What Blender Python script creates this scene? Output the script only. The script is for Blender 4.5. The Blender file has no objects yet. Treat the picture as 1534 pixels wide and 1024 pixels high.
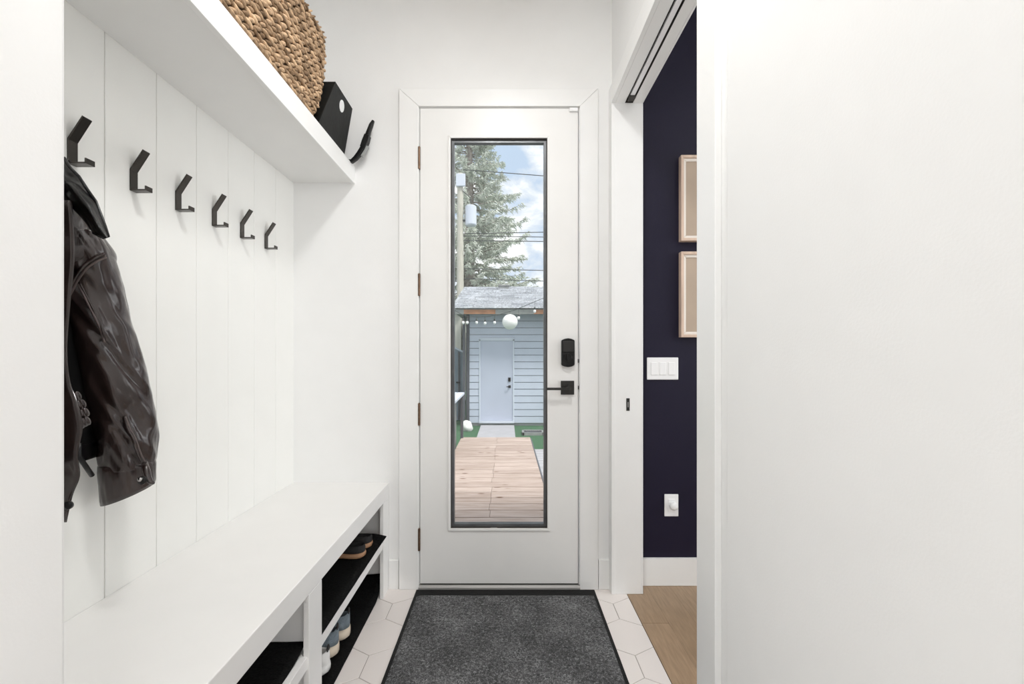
import bpy, bmesh, math, random
from mathutils import Vector, Matrix, noise, Euler
random.seed(7)
C = bpy.context.scene.collection
PI = math.pi
F, VX, VY, EYE = 670.0, 758.0, 528.0, 1.214

def at(x, y, Y):
    """metric point on the sight line through an image position, at distance Y"""
    return Vector(((x - VX) / F * Y, Y, EYE - (y - VY) / F * Y))

# ------------------------------------------------------------------ materials
def newmat(name):
    m = bpy.data.materials.new(name); m.use_nodes = True
    nt = m.node_tree; b = nt.nodes['Principled BSDF']
    return m, nt, b

def sock(b, n, v):
    if n in b.inputs: b.inputs[n].default_value = v

def mat(name, col, rough=.5, metal=0, bump=0, bscale=60, var=0, vscale=8, coat=0, spec=None, stretch=(1, 1, 1)):
    m, nt, b = newmat(name)
    sock(b, 'Roughness', rough); sock(b, 'Metallic', metal); sock(b, 'Coat Weight', coat)
    if spec is not None: sock(b, 'Specular IOR Level', spec)
    tc = nt.nodes.new('ShaderNodeTexCoord')
    mp = nt.nodes.new('ShaderNodeMapping'); mp.inputs['Scale'].default_value = stretch
    nt.links.new(tc.outputs['Object'], mp.inputs[0])
    n = nt.nodes.new('ShaderNodeTexNoise'); n.inputs['Scale'].default_value = vscale; n.inputs['Detail'].default_value = 4
    nt.links.new(mp.outputs[0], n.inputs['Vector'])
    r = nt.nodes.new('ShaderNodeValToRGB')
    v = var if var else .01
    c0 = [max(0, c * (1 - v)) for c in col[:3]] + [1]; c1 = [min(1, c * (1 + v)) for c in col[:3]] + [1]
    r.color_ramp.elements[0].color = c0; r.color_ramp.elements[0].position = .3
    r.color_ramp.elements[1].color = c1; r.color_ramp.elements[1].position = .7
    nt.links.new(n.outputs['Fac'], r.inputs[0]); nt.links.new(r.outputs[0], b.inputs['Base Color'])
    if bump:
        n2 = nt.nodes.new('ShaderNodeTexNoise'); n2.inputs['Scale'].default_value = bscale; n2.inputs['Detail'].default_value = 3
        nt.links.new(mp.outputs[0], n2.inputs['Vector'])
        bp = nt.nodes.new('ShaderNodeBump'); bp.inputs['Strength'].default_value = bump; bp.inputs['Distance'].default_value = .01
        nt.links.new(n2.outputs['Fac'], bp.inputs['Height']); nt.links.new(bp.outputs[0], b.inputs['Normal'])
    return m

def islandmat(name, c0, c1, rough=.7, fine=.25, fscale=120, stretch=(1, 1, 1), bump=.3):
    """each loose piece gets its own shade between two colours, with fine grain"""
    m, nt, b = newmat(name); sock(b, 'Roughness', rough)
    g = nt.nodes.new('ShaderNodeNewGeometry'); r = nt.nodes.new('ShaderNodeValToRGB')
    r.color_ramp.elements[0].color = (*c0, 1); r.color_ramp.elements[1].color = (*c1, 1)
    nt.links.new(g.outputs['Random Per Island'], r.inputs[0])
    tc = nt.nodes.new('ShaderNodeTexCoord'); mp = nt.nodes.new('ShaderNodeMapping'); mp.inputs['Scale'].default_value = stretch
    nt.links.new(tc.outputs['Object'], mp.inputs[0])
    n = nt.nodes.new('ShaderNodeTexNoise'); n.inputs['Scale'].default_value = fscale; n.inputs['Detail'].default_value = 5
    nt.links.new(mp.outputs[0], n.inputs['Vector'])
    mr = nt.nodes.new('ShaderNodeMapRange'); mr.inputs['From Min'].default_value = .3; mr.inputs['From Max'].default_value = .7
    mr.inputs['To Min'].default_value = 1 - fine; mr.inputs['To Max'].default_value = 1 + fine
    nt.links.new(n.outputs['Fac'], mr.inputs['Value'])
    mx = nt.nodes.new('ShaderNodeVectorMath'); mx.operation = 'SCALE'
    nt.links.new(r.outputs[0], mx.inputs[0]); nt.links.new(mr.outputs[0], mx.inputs['Scale'])
    nt.links.new(mx.outputs[0], b.inputs['Base Color'])
    if bump:
        bp = nt.nodes.new('ShaderNodeBump'); bp.inputs['Strength'].default_value = bump; bp.inputs['Distance'].default_value = .003
        nt.links.new(n.outputs['Fac'], bp.inputs['Height']); nt.links.new(bp.outputs[0], b.inputs['Normal'])
    return m

def glassmat():
    m = bpy.data.materials.new('pane_glass'); m.use_nodes = True; nt = m.node_tree; nt.nodes.clear()
    o = nt.nodes.new('ShaderNodeOutputMaterial'); t = nt.nodes.new('ShaderNodeBsdfTransparent'); g = nt.nodes.new('ShaderNodeBsdfGlossy')
    t.inputs[0].default_value = (.965, .975, .98, 1); g.inputs['Roughness'].default_value = .02
    f = nt.nodes.new('ShaderNodeFresnel'); f.inputs[0].default_value = 1.45
    mx = nt.nodes.new('ShaderNodeMixShader')
    nt.links.new(f.outputs[0], mx.inputs[0]); nt.links.new(t.outputs[0], mx.inputs[1]); nt.links.new(g.outputs[0], mx.inputs[2])
    nt.links.new(mx.outputs[0], o.inputs[0]); return m

def emat(name, col, s):
    m, nt, b = newmat(name); sock(b, 'Base Color', (*col, 1)); sock(b, 'Emission Color', (*col, 1)); sock(b, 'Emission Strength', s); return m

def matmat():
    m, nt, b = newmat('mat_pile'); sock(b, 'Roughness', .95); sock(b, 'Specular IOR Level', .15)
    tc = nt.nodes.new('ShaderNodeTexCoord')
    n = nt.nodes.new('ShaderNodeTexNoise'); n.inputs['Scale'].default_value = 105; n.inputs['Detail'].default_value = 6; n.inputs['Roughness'].default_value = .7; n.inputs['Distortion'].default_value = 1.2
    n2 = nt.nodes.new('ShaderNodeTexNoise'); n2.inputs['Scale'].default_value = 5; n2.inputs['Detail'].default_value = 2
    for q in (n, n2): nt.links.new(tc.outputs['Object'], q.inputs['Vector'])
    a = nt.nodes.new('ShaderNodeMath'); a.operation = 'MULTIPLY_ADD'; a.inputs[1].default_value = .25
    nt.links.new(n2.outputs['Fac'], a.inputs[0]); nt.links.new(n.outputs['Fac'], a.inputs[2])
    r = nt.nodes.new('ShaderNodeValToRGB'); e = r.color_ramp.elements
    e[0].position = .42; e[0].color = (.018, .018, .019, 1); e[1].position = .84; e[1].color = (.34, .34, .345, 1)
    k = e.new(.62); k.color = (.080, .080, .081, 1)
    nt.links.new(a.outputs[0], r.inputs[0]); nt.links.new(r.outputs[0], b.inputs['Base Color'])
    bp = nt.nodes.new('ShaderNodeBump'); bp.inputs['Strength'].default_value = .8; bp.inputs['Distance'].default_value = .004
    nt.links.new(n.outputs['Fac'], bp.inputs['Height']); nt.links.new(bp.outputs[0], b.inputs['Normal'])
    return m

def leather(name, col, rough=.34, coat=.25):
    m, nt, b = newmat(name); sock(b, 'Base Color', (*col, 1)); sock(b, 'Roughness', rough); sock(b, 'Coat Weight', coat); sock(b, 'Coat Roughness', .13); sock(b, 'Specular IOR Level', .4)
    tc = nt.nodes.new('ShaderNodeTexCoord')
    w = nt.nodes.new('ShaderNodeTexNoise'); w.inputs['Scale'].default_value = 13; w.inputs['Detail'].default_value = 2; w.inputs['Distortion'].default_value = .6
    mp = nt.nodes.new('ShaderNodeMapping'); mp.inputs['Scale'].default_value = (1, 1, .45); mp.inputs['Rotation'].default_value = (.35, .2, 0)
    v = nt.nodes.new('ShaderNodeTexVoronoi'); v.inputs['Scale'].default_value = 420
    nt.links.new(tc.outputs['Object'], mp.inputs[0]); nt.links.new(mp.outputs[0], w.inputs['Vector']); nt.links.new(tc.outputs['Object'], v.inputs['Vector'])
    b1 = nt.nodes.new('ShaderNodeBump'); b1.inputs['Strength'].default_value = .5; b1.inputs['Distance'].default_value = .05
    b2 = nt.nodes.new('ShaderNodeBump'); b2.inputs['Strength'].default_value = .12; b2.inputs['Distance'].default_value = .001
    nt.links.new(w.outputs['Fac'], b1.inputs['Height']); nt.links.new(v.outputs['Distance'], b2.inputs['Height'])
    nt.links.new(b1.outputs[0], b2.inputs['Normal']); nt.links.new(b2.outputs[0], b.inputs['Normal'])
    return m

def deckmat():
    m, nt, b = newmat('deck_wood'); sock(b, 'Roughness', .75)
    g = nt.nodes.new('ShaderNodeNewGeometry'); r = nt.nodes.new('ShaderNodeValToRGB')
    e = r.color_ramp.elements; e[0].color = (.44, .35, .305, 1); e[1].color = (.56, .46, .41, 1)
    nt.links.new(g.outputs['Random Per Island'], r.inputs[0])
    tc = nt.nodes.new('ShaderNodeTexCoord'); mp = nt.nodes.new('ShaderNodeMapping'); mp.inputs['Scale'].default_value = (1.2, 14, 14)
    nt.links.new(tc.outputs['Object'], mp.inputs[0])
    n = nt.nodes.new('ShaderNodeTexNoise'); n.inputs['Scale'].default_value = 3.5; n.inputs['Detail'].default_value = 5
    nt.links.new(mp.outputs[0], n.inputs['Vector'])
    r2 = nt.nodes.new('ShaderNodeValToRGB'); e = r2.color_ramp.elements; e[0].position = .25; e[0].color = (.70, .64, .58, 1); e[1].position = .7; e[1].color = (1.1, 1.1, 1.1, 1)
    nt.links.new(n.outputs['Fac'], r2.inputs[0])
    mp2 = nt.nodes.new('ShaderNodeMapping'); mp2.inputs['Scale'].default_value = (5, 12, 5)
    nt.links.new(tc.outputs['Object'], mp2.inputs[0])
    v = nt.nodes.new('ShaderNodeTexVoronoi'); v.inputs['Scale'].default_value = .8
    nt.links.new(mp2.outputs[0], v.inputs['Vector'])
    r3 = nt.nodes.new('ShaderNodeValToRGB'); e = r3.color_ramp.elements; e[0].position = .08; e[0].color = (.35, .25, .18, 1); e[1].position = .17; e[1].color = (1, 1, 1, 1)
    nt.links.new(v.outputs['Distance'], r3.inputs[0])
    m1 = nt.nodes.new('ShaderNodeVectorMath'); m1.operation = 'MULTIPLY'; m2 = nt.nodes.new('ShaderNodeVectorMath'); m2.operation = 'MULTIPLY'
    nt.links.new(r.outputs[0], m1.inputs[0]); nt.links.new(r2.outputs[0], m1.inputs[1]); nt.links.new(m1.outputs[0], m2.inputs[0]); nt.links.new(r3.outputs[0], m2.inputs[1])
    nt.links.new(m2.outputs[0], b.inputs['Base Color']); return m

M = {}
M['wall'] = mat('wall_paint', (.81, .81, .803), .55, bump=.03, bscale=220)
M['trim'] = mat('trim_paint', (.82, .82, .81), .32, bump=.01, bscale=30)
M['board'] = mat('board_paint', (.83, .83, .805), .38, bump=.01, bscale=30)
M['door'] = mat('door_paint', (.80, .795, .78), .35, bump=.01, bscale=20)
M['bench'] = mat('bench_paint', (.80, .79, .775), .30, bump=.01, bscale=20)
M['navy'] = mat('navy_paint', (.008, .006, .021), .5, spec=.28, bump=.05, bscale=200)
M['tile'] = mat('porcelain', (.76, .71, .68), .30, var=.03, vscale=2)
M['oak'] = islandmat('oak_plank', (.31, .215, .135), (.36, .25, .16), .45, .15, 18, (6, .6, 6), .1)
M['black'] = mat('matte_black_metal', (.012, .011, .010), .40)
M['hookm'] = mat('gunmetal', (.075, .068, .062), .26, metal=1)
M['blackpl'] = mat('black_plastic', (.006, .006, .006), .35, spec=.3)
M['bronze'] = mat('oil_rubbed_bronze', (.14, .085, .055), .4, metal=.8, var=.25, vscale=60)
M['alu'] = mat('threshold_aluminium', (.33, .32, .31), .5, metal=.5)
M['spacer'] = mat('grey_spacer', (.13, .135, .14), .35, metal=.5, var=.2, vscale=12)
M['gasket'] = mat('dark_gasket', (.04, .036, .032), .7)
M['glass'] = glassmat()
M['pile'] = matmat()
M['rubber'] = mat('rubber_edge', (.007, .007, .007), .6, spec=.25, bump=.2, bscale=150)
M['shoemat'] = mat('shoe_mat_felt', (.007, .007, .007), .9, spec=.1, bump=.6, bscale=180, var=.5, vscale=140)
M['seagrass'] = islandmat('seagrass', (.15, .085, .038), (.60, .41, .25), .65, .35, 90, (1, 1, 1), .5)
M['basketin'] = mat('basket_core', (.05, .03, .015), .9)
M['binfab'] = mat('black_bin_fabric', (.007, .0075, .007), .5, spec=.2, bump=.15, bscale=30)
M['sticker'] = mat('white_sticker', (.75, .76, .76), .4)
M['leather'] = leather('brown_leather', (.026, .016, .0145), .26, .6)
M['leatherb'] = leather('black_leather', (.004, .0037, .0037), .30, 0)
M['lining'] = mat('black_lining', (.004, .004, .004), .8, spec=.1)
M['stitch'] = mat('seam_cord', (.10, .078, .072), .4)
M['chrome'] = mat('snap_metal', (.45, .44, .43), .2, metal=1)
M['plate'] = mat('white_plastic', (.86, .86, .86), .3)
M['lightwood'] = mat('light_frame_wood', (.62, .47, .37), .5, var=.12, vscale=6, stretch=(8, 8, 1))
M['beige'] = mat('beige_panel', (.44, .35, .27), .7, var=.05)
M['mount'] = mat('white_mount', (.80, .75, .69), .6)
M['sole'] = mat('cream_sole', (.70, .60, .48), .6)
M['whitesole'] = mat('white_sole', (.80, .79, .77), .5)
M['blueknit'] = mat('blue_grey_knit', (.165, .205, .235), .8, bump=.6, bscale=300, var=.35, vscale=30)
M['darkknit'] = mat('dark_shoe_upper', (.015, .014, .014), .7, bump=.4, bscale=250)
M['tansole'] = mat('tan_sole', (.40, .22, .12), .6)
# outside
M['deck'] = deckmat()
M['deckgrey'] = islandmat('grey_deck', (.42, .42, .44), (.55, .55, .57), .7, .12, 12, (1, 12, 1), .1)
M['concrete'] = mat('concrete', (.40, .40, .42), .85, bump=.2, bscale=40, var=.06, vscale=6)
M['turf'] = mat('turf', (.045, .13, .06), .9, bump=.8, bscale=90, var=.45, vscale=50)
M['siding'] = mat('pale_siding', (.56, .61, .71), .5, var=.03, vscale=3)
M['shedtrim'] = mat('shed_trim', (.64, .69, .77), .5)
M['sheddoor'] = mat('shed_door', (.53, .57, .68), .45, var=.05, vscale=1.5)
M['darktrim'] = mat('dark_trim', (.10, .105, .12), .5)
M['soffit'] = mat('soffit_metal', (.30, .31, .30), .5, var=.1)
M['redbrown'] = mat('reddish_brown', (.42, .21, .12), .7, var=.2, vscale=8)
M['shingle'] = islandmat('shingle', (.42, .44, .47), (.60, .62, .65), .9, .3, 30, (1, 1, 1), .4)
M['bulb'] = mat('frosted_bulb', (.9, .9, .9), .2)
M['lantern'] = mat('paper_lantern', (.95, .94, .92), .6)
M['cable'] = mat('cable', (.06, .07, .07), .6)
M['polewood'] = mat('weathered_pole', (.52, .50, .43), .85, bump=.3, bscale=20, var=.15, vscale=5, stretch=(6, 6, .6))
M['transf'] = mat('transformer_paint', (.62, .66, .74), .4)
M['bark'] = mat('bark', (.34, .31, .28), .9, bump=.5, bscale=20, var=.3)
M['needle'] = islandmat('needles', (.42, .46, .40), (.72, .75, .68), .8, .15, 2, (1, 1, 1), 0)  # colours lightened to paint the pale haze over the tree
M['fence'] = mat('fence_panel', (.22, .27, .32), .6, var=.08, vscale=3)
M['cream'] = mat('cream_stucco', (.68, .67, .60), .8, var=.08, vscale=1.5, stretch=(8, 8, .3))
M['grey'] = mat('grey_cabinet', (.22, .23, .22), .6, var=.1)
M['stone'] = mat('pale_stone', (.7, .7, .68), .8, bump=.5, bscale=20, var=.15)
M['diff'] = emat('light_diffuser', (1, .97, .93), 3)

# ------------------------------------------------------------------ mesh helpers
def NB(): return bmesh.new()
def box(bm, x0, x1, y0, y1, z0, z1, mtx=None):
    vs = [bm.verts.new((x, y, z)) for x in (x0, x1) for y in (y0, y1) for z in (z0, z1)]
    for f in ((0, 1, 3, 2), (4, 6, 7, 5), (0, 4, 5, 1), (2, 3, 7, 6), (0, 2, 6, 4), (1, 5, 7, 3)):
        bm.faces.new([vs[i] for i in f])
    if mtx is not None:
        for v in vs: v.co = mtx @ v.co
    return vs
def prism(bm, poly, axis, a, b):
    """extrude a 2D polygon along axis x/y/z from a to b"""
    def p(u, v, w):
        return {'x': (w, u, v), 'y': (u, w, v), 'z': (u, v, w)}[axis]
    A = [bm.verts.new(p(u, v, a)) for u, v in poly]; B = [bm.verts.new(p(u, v, b)) for u, v in poly]
    n = len(poly)
    bm.faces.new(A); bm.faces.new(B[::-1])
    for i in range(n): bm.faces.new((A[i], B[i], B[(i + 1) % n], A[(i + 1) % n]))
def loft(bm, rings, cap=True, closed=True):
    R = [[bm.verts.new(p) for p in r] for r in rings]; n = len(R[0])
    for a, b in zip(R, R[1:]):
        for i in range(n if closed else n - 1):
            j = (i + 1) % n; bm.faces.new((a[i], b[i], b[j], a[j]))
    if cap and closed: bm.faces.new(R[0]); bm.faces.new(R[-1][::-1])
    return R
def frame_for(d):
    d = d.normalized(); u = Vector((0, 0, 1)) if abs(d.z) < .9 else Vector((1, 0, 0))
    a = d.cross(u).normalized(); return a, d.cross(a).normalized()
def tube(bm, pts, r, n=8, cap=True):
    pts = [Vector(p) for p in pts]; rings = []; pa = None
    for i, p in enumerate(pts):
        d = (pts[min(i + 1, len(pts) - 1)] - pts[max(i - 1, 0)])
        if d.length < 1e-9: d = Vector((0, 0, 1))
        a, b = frame_for(d)
        if pa is not None:
            a = (pa - d.normalized() * pa.dot(d.normalized())).normalized(); b = d.normalized().cross(a)
        pa = a; rr = r[i] if isinstance(r, (list, tuple)) else r
        rings.append([p + a * math.cos(2 * PI * k / n) * rr + b * math.sin(2 * PI * k / n) * rr for k in range(n)])
    return loft(bm, rings, cap)
def lathe(bm, prof, axis='z', o=(0, 0, 0), n=24):
    rings = []
    for r, h in prof:
        ring = []
        for k in range(n):
            a = 2 * PI * k / n; c, s = math.cos(a) * r, math.sin(a) * r
            v = {'z': (c, s, h), 'y': (c, h, s), 'x': (h, c, s)}[axis]
            ring.append(Vector(v) + Vector(o))
        rings.append(ring)
    loft(bm, rings)
def ellipsoid(bm, c, ax, n=8, m=5):
    """ax: three axis vectors"""
    c = Vector(c); rings = []
    top = bm.verts.new(c + ax[0]); bot = bm.verts.new(c - ax[0]); R = []
    for i in range(1, m):
        t = PI * i / m
        R.append([bm.verts.new(c + ax[0] * math.cos(t) + (ax[1] * math.cos(2 * PI * k / n) + ax[2] * math.sin(2 * PI * k / n)) * math.sin(t)) for k in range(n)])
    for k in range(n):
        bm.faces.new((top, R[0][k], R[0][(k + 1) % n])); bm.faces.new((bot, R[-1][(k + 1) % n], R[-1][k]))
    for a, b in zip(R, R[1:]):
        for k in range(n): bm.faces.new((a[k], b[k], b[(k + 1) % n], a[(k + 1) % n]))
def obj(name, bm, m, parent=None, bevel=0, smooth=False, loc=None, seg=2, subsurf=0):
    bmesh.ops.recalc_face_normals(bm, faces=bm.faces)
    me = bpy.data.meshes.new(name); bm.to_mesh(me); bm.free()
    if m is not None: me.materials.append(m)
    if smooth: me.polygons.foreach_set('use_smooth', [True] * len(me.polygons))
    o = bpy.data.objects.new(name, me); C.objects.link(o)
    if parent: o.parent = parent
    if loc is not None: o.location = loc
    if bevel:
        b = o.modifiers.new('bevel', 'BEVEL'); b.width = bevel; b.segments = seg; b.limit_method = 'ANGLE'; b.angle_limit = .6
    if subsurf:
        s = o.modifiers.new('sub', 'SUBSURF'); s.levels = subsurf; s.render_levels = subsurf
    return o
def bx(name, m, parent, x0, x1, y0, y1, z0, z1, bevel=.0015, **k):
    bm = NB(); box(bm, x0, x1, y0, y1, z0, z1); return obj(name, bm, m, parent, bevel, **k)
def tag(o, label, cat, group=None, kind=None):
    o['label'] = label; o['category'] = cat
    if group: o['group'] = group
    if kind: o['kind'] = kind
    return o
def thing(name, label, cat, loc=(0, 0, 0), rz=0, group=None):
    o = bpy.data.objects.new(name, None); C.objects.link(o); o.location = loc; o.rotation_euler = (0, 0, rz)
    o.empty_display_size = .05
    return tag(o, label, cat, group)
def struct(o, label=None, cat=None):
    o['kind'] = 'structure'
    if label: o['label'] = label
    if cat: o['category'] = cat
    return o
def dup(root, loc, rz=None, label=None):
    r = root.copy(); C.objects.link(r); r.location = loc
    if rz is not None: r.rotation_euler = (0, 0, rz)
    if label: r['label'] = label
    for ch in list(root.children):
        c = ch.copy(); C.objects.link(c); c.parent = r
        for g in list(ch.children):
            d = g.copy(); C.objects.link(d); d.parent = c
    return r

# ------------------------------------------------------------------ room shell
CEIL = 3.12
XL, XR, YD = -1.097, .548, 2.31        # left board wall, right wall, door wall
YB = -4.0                               # far end of the hallway behind the camera
DX0, DX1 = -.449, .380                  # rough opening of the back door
DZ = 2.475

# wall_back: the wall with the back door
bm = NB()
box(bm, XL - .14, DX0 - .012, YD, YD + .14, -.02, CEIL); box(bm, DX1 + .012, .69, YD, YD + .14, -.02, CEIL)
box(bm, DX0 - .012, DX1 + .012, YD, YD + .14, DZ + .012, CEIL)
struct(obj('wall_back', bm, M['wall']), 'white wall around the back door', 'wall')
# wall_left: vertical boards with narrow grooves
bm = NB()
box(bm, XL - .14, XL - .008, .56, YD, -.02, CEIL)
gy = [1.223 + .1815 * k for k in range(-3, 7)]
ys = [.56] + [g for g in gy if .57 < g < YD - .02] + [YD]
for a, b in zip(ys, ys[1:]): box(bm, XL - .008, XL, a + (.0012 if a > .57 else 0), b - (.0012 if b < YD - .01 else 0), -.02, CEIL)
struct(obj('wall_left', bm, M['board'], bevel=.0015), 'white vertical board wall behind the coat hooks', 'wall')
# near left wall (end of nook)
bm = NB(); box(bm, XL - .14, -.55, -.30, .56, -.02, CEIL); box(bm, -3.1, XL - .14, -.30, -.18, -.02, CEIL)
struct(obj('wall_left_near', bm, M['wall'], bevel=.006), 'white wall at the left edge of the picture, hiding half the jacket', 'wall')
# right wall with pocket door opening Y 1.25..2.25
bm = NB()
box(bm, XR, .68, 2.262, YD, -.02, CEIL); box(bm, XR, .68, 1.24, 2.262, 2.54, CEIL); box(bm, XR, .68, 1.0, 1.24, -.02, CEIL)
struct(obj('wall_right', bm, M['wall']), 'white wall holding the pocket door opening', 'wall')
bm = NB(); box(bm, .518, .68, -.12, 1.052, -.02, CEIL); box(bm, .68, 3.2, -.12, 0, -.02, CEIL)
struct(obj('wall_right_near', bm, M['wall'], bevel=.006), 'blank white wall filling the right of the picture', 'wall')
bm = NB()
WZ0, WZ1 = 1.15, 2.75
box(bm, -3.2, 3.3, YB - .12, YB, -.02, WZ0); box(bm, -3.2, 3.3, YB - .12, YB, WZ1, CEIL)
for a, b in ((-3.2, -2.9), (-1.2, 1.2), (2.9, 3.3)): box(bm, a, b, YB - .12, YB, WZ0, WZ1)
struct(obj('wall_rear', bm, M['wall']), 'white wall with two added wide windows behind the viewer', 'wall')
bm = NB(); box(bm, -3.2, -3.1, YB, -.18, -.02, CEIL)
struct(obj('wall_rear_left', bm, M['wall']), 'white left wall of the room behind the viewer', 'wall')
bm = NB(); box(bm, -3.2, 3.3, YB - .12, YD + .14, CEIL, CEIL + .1)
struct(obj('ceiling', bm, M['wall']), 'white ceiling', 'ceiling')
# room beyond the pocket door
bm = NB(); box(bm, .69, 3.3, 2.345, 2.45, -.02, CEIL)
struct(obj('wall_navy', bm, M['navy']), 'dark navy wall in the room through the pocket door opening', 'wall')
bm = NB(); box(bm, 3.2, 3.3, YB, .3, -.02, CEIL); box(bm, 3.2, 3.3, 2.2, 2.345, -.02, CEIL); box(bm, 3.2, 3.3, .3, 2.2, -.02, .5); box(bm, 3.2, 3.3, .3, 2.2, 2.5, CEIL)
struct(obj('wall_side_room', bm, M['wall']), 'white far walls of the side room', 'wall')

# hex tile floor
bm = NB(); a_ = .1233; w_ = a_ * math.sqrt(3)
def hexring(cx, cy, r): return [(cx + r * math.sin(PI / 3 * k), cy + r * math.cos(PI / 3 * k)) for k in range(6)]
# vertical edges at x=.518+n*w ; an edge runs 1.675..1.80
cy0 = (1.672 + 1.795) / 2
for r in range(-36, 6):
    for c in range(-17, 3):
        cx = .518 - w_ / 2 + c * w_ + (w_ / 2 if r % 2 else 0); cy = cy0 + r * 1.5 * a_
        if cy < YB - .3 or cy > YD + .2 or (cx < -1.4 and cy > .2): continue
        n = len(bm.verts)
        o_ = hexring(cx, cy, a_ - .0017); i_ = hexring(cx, cy, a_ - .0030)
        A = [bm.verts.new((x, y, -.004)) for x, y in o_]; B = [bm.verts.new((x, y, -.0008)) for x, y in o_]; D = [bm.verts.new((x, y, 0)) for x, y in i_]
        for k in range(6):
            j = (k + 1) % 6; bm.faces.new((A[k], A[j], B[j], B[k])); bm.faces.new((B[k], B[j], D[j], D[k]))
        bm.faces.new(D)
for co, no in (((.607, 0, 0), (1, 0, 0)), ((-3.1, 0, 0), (-1, 0, 0)), ((0, YD + .01, 0), (0, 1, 0)), ((0, YB, 0), (0, -1, 0))):
    bmesh.ops.bisect_plane(bm, geom=bm.verts[:] + bm.edges[:] + bm.faces[:], plane_co=co, plane_no=no, clear_outer=True)
fl = struct(obj('floor', bm, M['tile']), 'off white hexagonal tile floor', 'floor')
M['grout'] = mat('grout', (.34, .30, .27), .9)
bx('grout', M['grout'], fl, -3.1, .609, YB, YD + .05, -.03, -.0022, 0)
bm = NB()
x = .611
k = 0
while x < 3.25:
    y = YB - (k * .37) % 1.2
    while y < 2.4:
        box(bm, x, min(x + .1204, 3.25), max(y, YB), min(y + 1.2, 2.36), -.02, -.0005); y += 1.202
    x += .121; k += 1
struct(obj('floor_oak', bm, M['oak']), 'light oak plank floor of the side room', 'floor')

# baseboards
struct(bx('baseboard_back', M['trim'], None, .476, .546, YD - .016, YD, 0, .15), 'white baseboard right of the back door', 'baseboard')
struct(bx('baseboard_left', M['trim'], None, -.603, -.552, YD - .014, YD, 0, .148), 'white baseboard stub between the bench and the door casing', 'baseboard')
struct(bx('baseboard_navy', M['trim'], None, .69, 3.2, 2.329, 2.345, 0, .142), 'white baseboard under the navy wall', 'baseboard')
struct(bx('baseboard_right', M['trim'], None, .504, .518, -.12, 1.05, 0, .14), 'white baseboard of the right wall', 'baseboard')

# ------------------------------------------------------------------ back door
# casing (mitred)
bm = NB()
x0, x1, x2, x3 = -.549, -.4475, .3785, .473; zt, zi = 2.567, 2.477; y0, y1 = YD - .018, YD
prism(bm, [(x0, 0), (x1, 0), (x1, zi), (x0, zt)], 'y', y0, y1)
prism(bm, [(x2, 0), (x3, 0), (x3, zt), (x2, zi)], 'y', y0, y1)
prism(bm, [(x0 + .0008, zt), (x1 + .0008, zi), (x2 - .0008, zi), (x3 - .0008, zt)], 'y', y0, y1)
struct(obj('trim_1', bm, M['trim'], bevel=.002), 'white flat casing around the back door', 'trim')
# jamb
bm = NB()
box(bm, DX0 - .012, DX0 + .0035, YD - .004, YD + .14, 0, DZ + .012); box(bm, DX1 - .0055, DX1 + .012, YD - .004, YD + .14, 0, DZ + .012)
box(bm, DX0 - .012, DX1 + .012, YD - .004, YD + .14, DZ - .0005, DZ + .012)
jm = struct(obj('trim_2', bm, M['trim']), 'white jamb of the back door', 'trim')
bm = NB()
box(bm, DX0 + .0035, DX0 + .016, YD + .036, YD + .05, .02, DZ - .001); box(bm, DX1 - .018, DX1 - .0055, YD + .036, YD + .05, .02, DZ - .001)
box(bm, DX0 + .003, DX1 - .005, YD + .036, YD + .05, DZ - .012, DZ - .001)
obj('weatherstrip', bm, M['gasket'], jm)
thr = bm = NB()
prism(bm, [(2.289, .0), (2.45, .0), (2.45, .020), (2.299, .020), (2.290, .010)], 'x', DX0, DX1)
struct(obj('trim_3', bm, M['alu'], bevel=.001), 'metal threshold under the back door', 'trim')

SX0, SX1, SZ0, SZ1 = -.4415, .3705, .0285, 2.469     # slab
SY0, SY1 = YD - .010, YD + .034
GX0, GX1, GZ0, GZ1 = -.285, .213, .312, 2.316        # glazing opening
bm = NB()
box(bm, SX0, GX0, SY0, SY1, SZ0, SZ1); box(bm, GX1, SX1, SY0, SY1, SZ0, SZ1)
box(bm, GX0, GX1, SY0, SY1, GZ1, SZ1); box(bm, GX0, GX1, SY0, SY1, SZ0, GZ0)
bmesh.ops.remove_doubles(bm, verts=bm.verts, dist=1e-5)
# drop internal coincident faces
dead = [f for f in bm.faces if abs(f.normal.x) > .9 and False]
door = struct(obj('door_1', bm, M['door']), 'white back door with one tall narrow glass pane', 'door')
def ring_frame(bm, ox0, ox1, oz0, oz1, w, y0, y1):
    prism(bm, [(ox0, oz0), (ox0 + w, oz0 + w), (ox0 + w, oz1 - w), (ox0, oz1)], 'y', y0, y1)
    prism(bm, [(ox1, oz0), (ox1 - w, oz0 + w), (ox1 - w, oz1 - w), (ox1, oz1)], 'y', y0, y1)
    prism(bm, [(ox0, oz0), (ox0 + w, oz0 + w), (ox1 - w, oz0 + w), (ox1, oz0)], 'y', y0, y1)
    prism(bm, [(ox0, oz1), (ox0 + w, oz1 - w), (ox1 - w, oz1 - w), (ox1, oz1)], 'y', y0, y1)
bm = NB(); ring_frame(bm, GX0 - .012, GX1 + .012, GZ0 - .012, GZ1 + .012, .013, SY0 - .007, SY0)
obj('glazing_frame', bm, M['door'], door, bevel=.002)
bm = NB(); ring_frame(bm, GX0, GX1, GZ0, GZ1, .005, SY0 + .000, SY1)
obj('gasket', bm, M['gasket'], door)
bm = NB(); ring_frame(bm, GX0 + .004, GX1 - .004, GZ0 + .004, GZ1 - .004, .014, SY0 + .010, SY1 - .004)
obj('spacer_bar', bm, M['spacer'], door)
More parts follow.
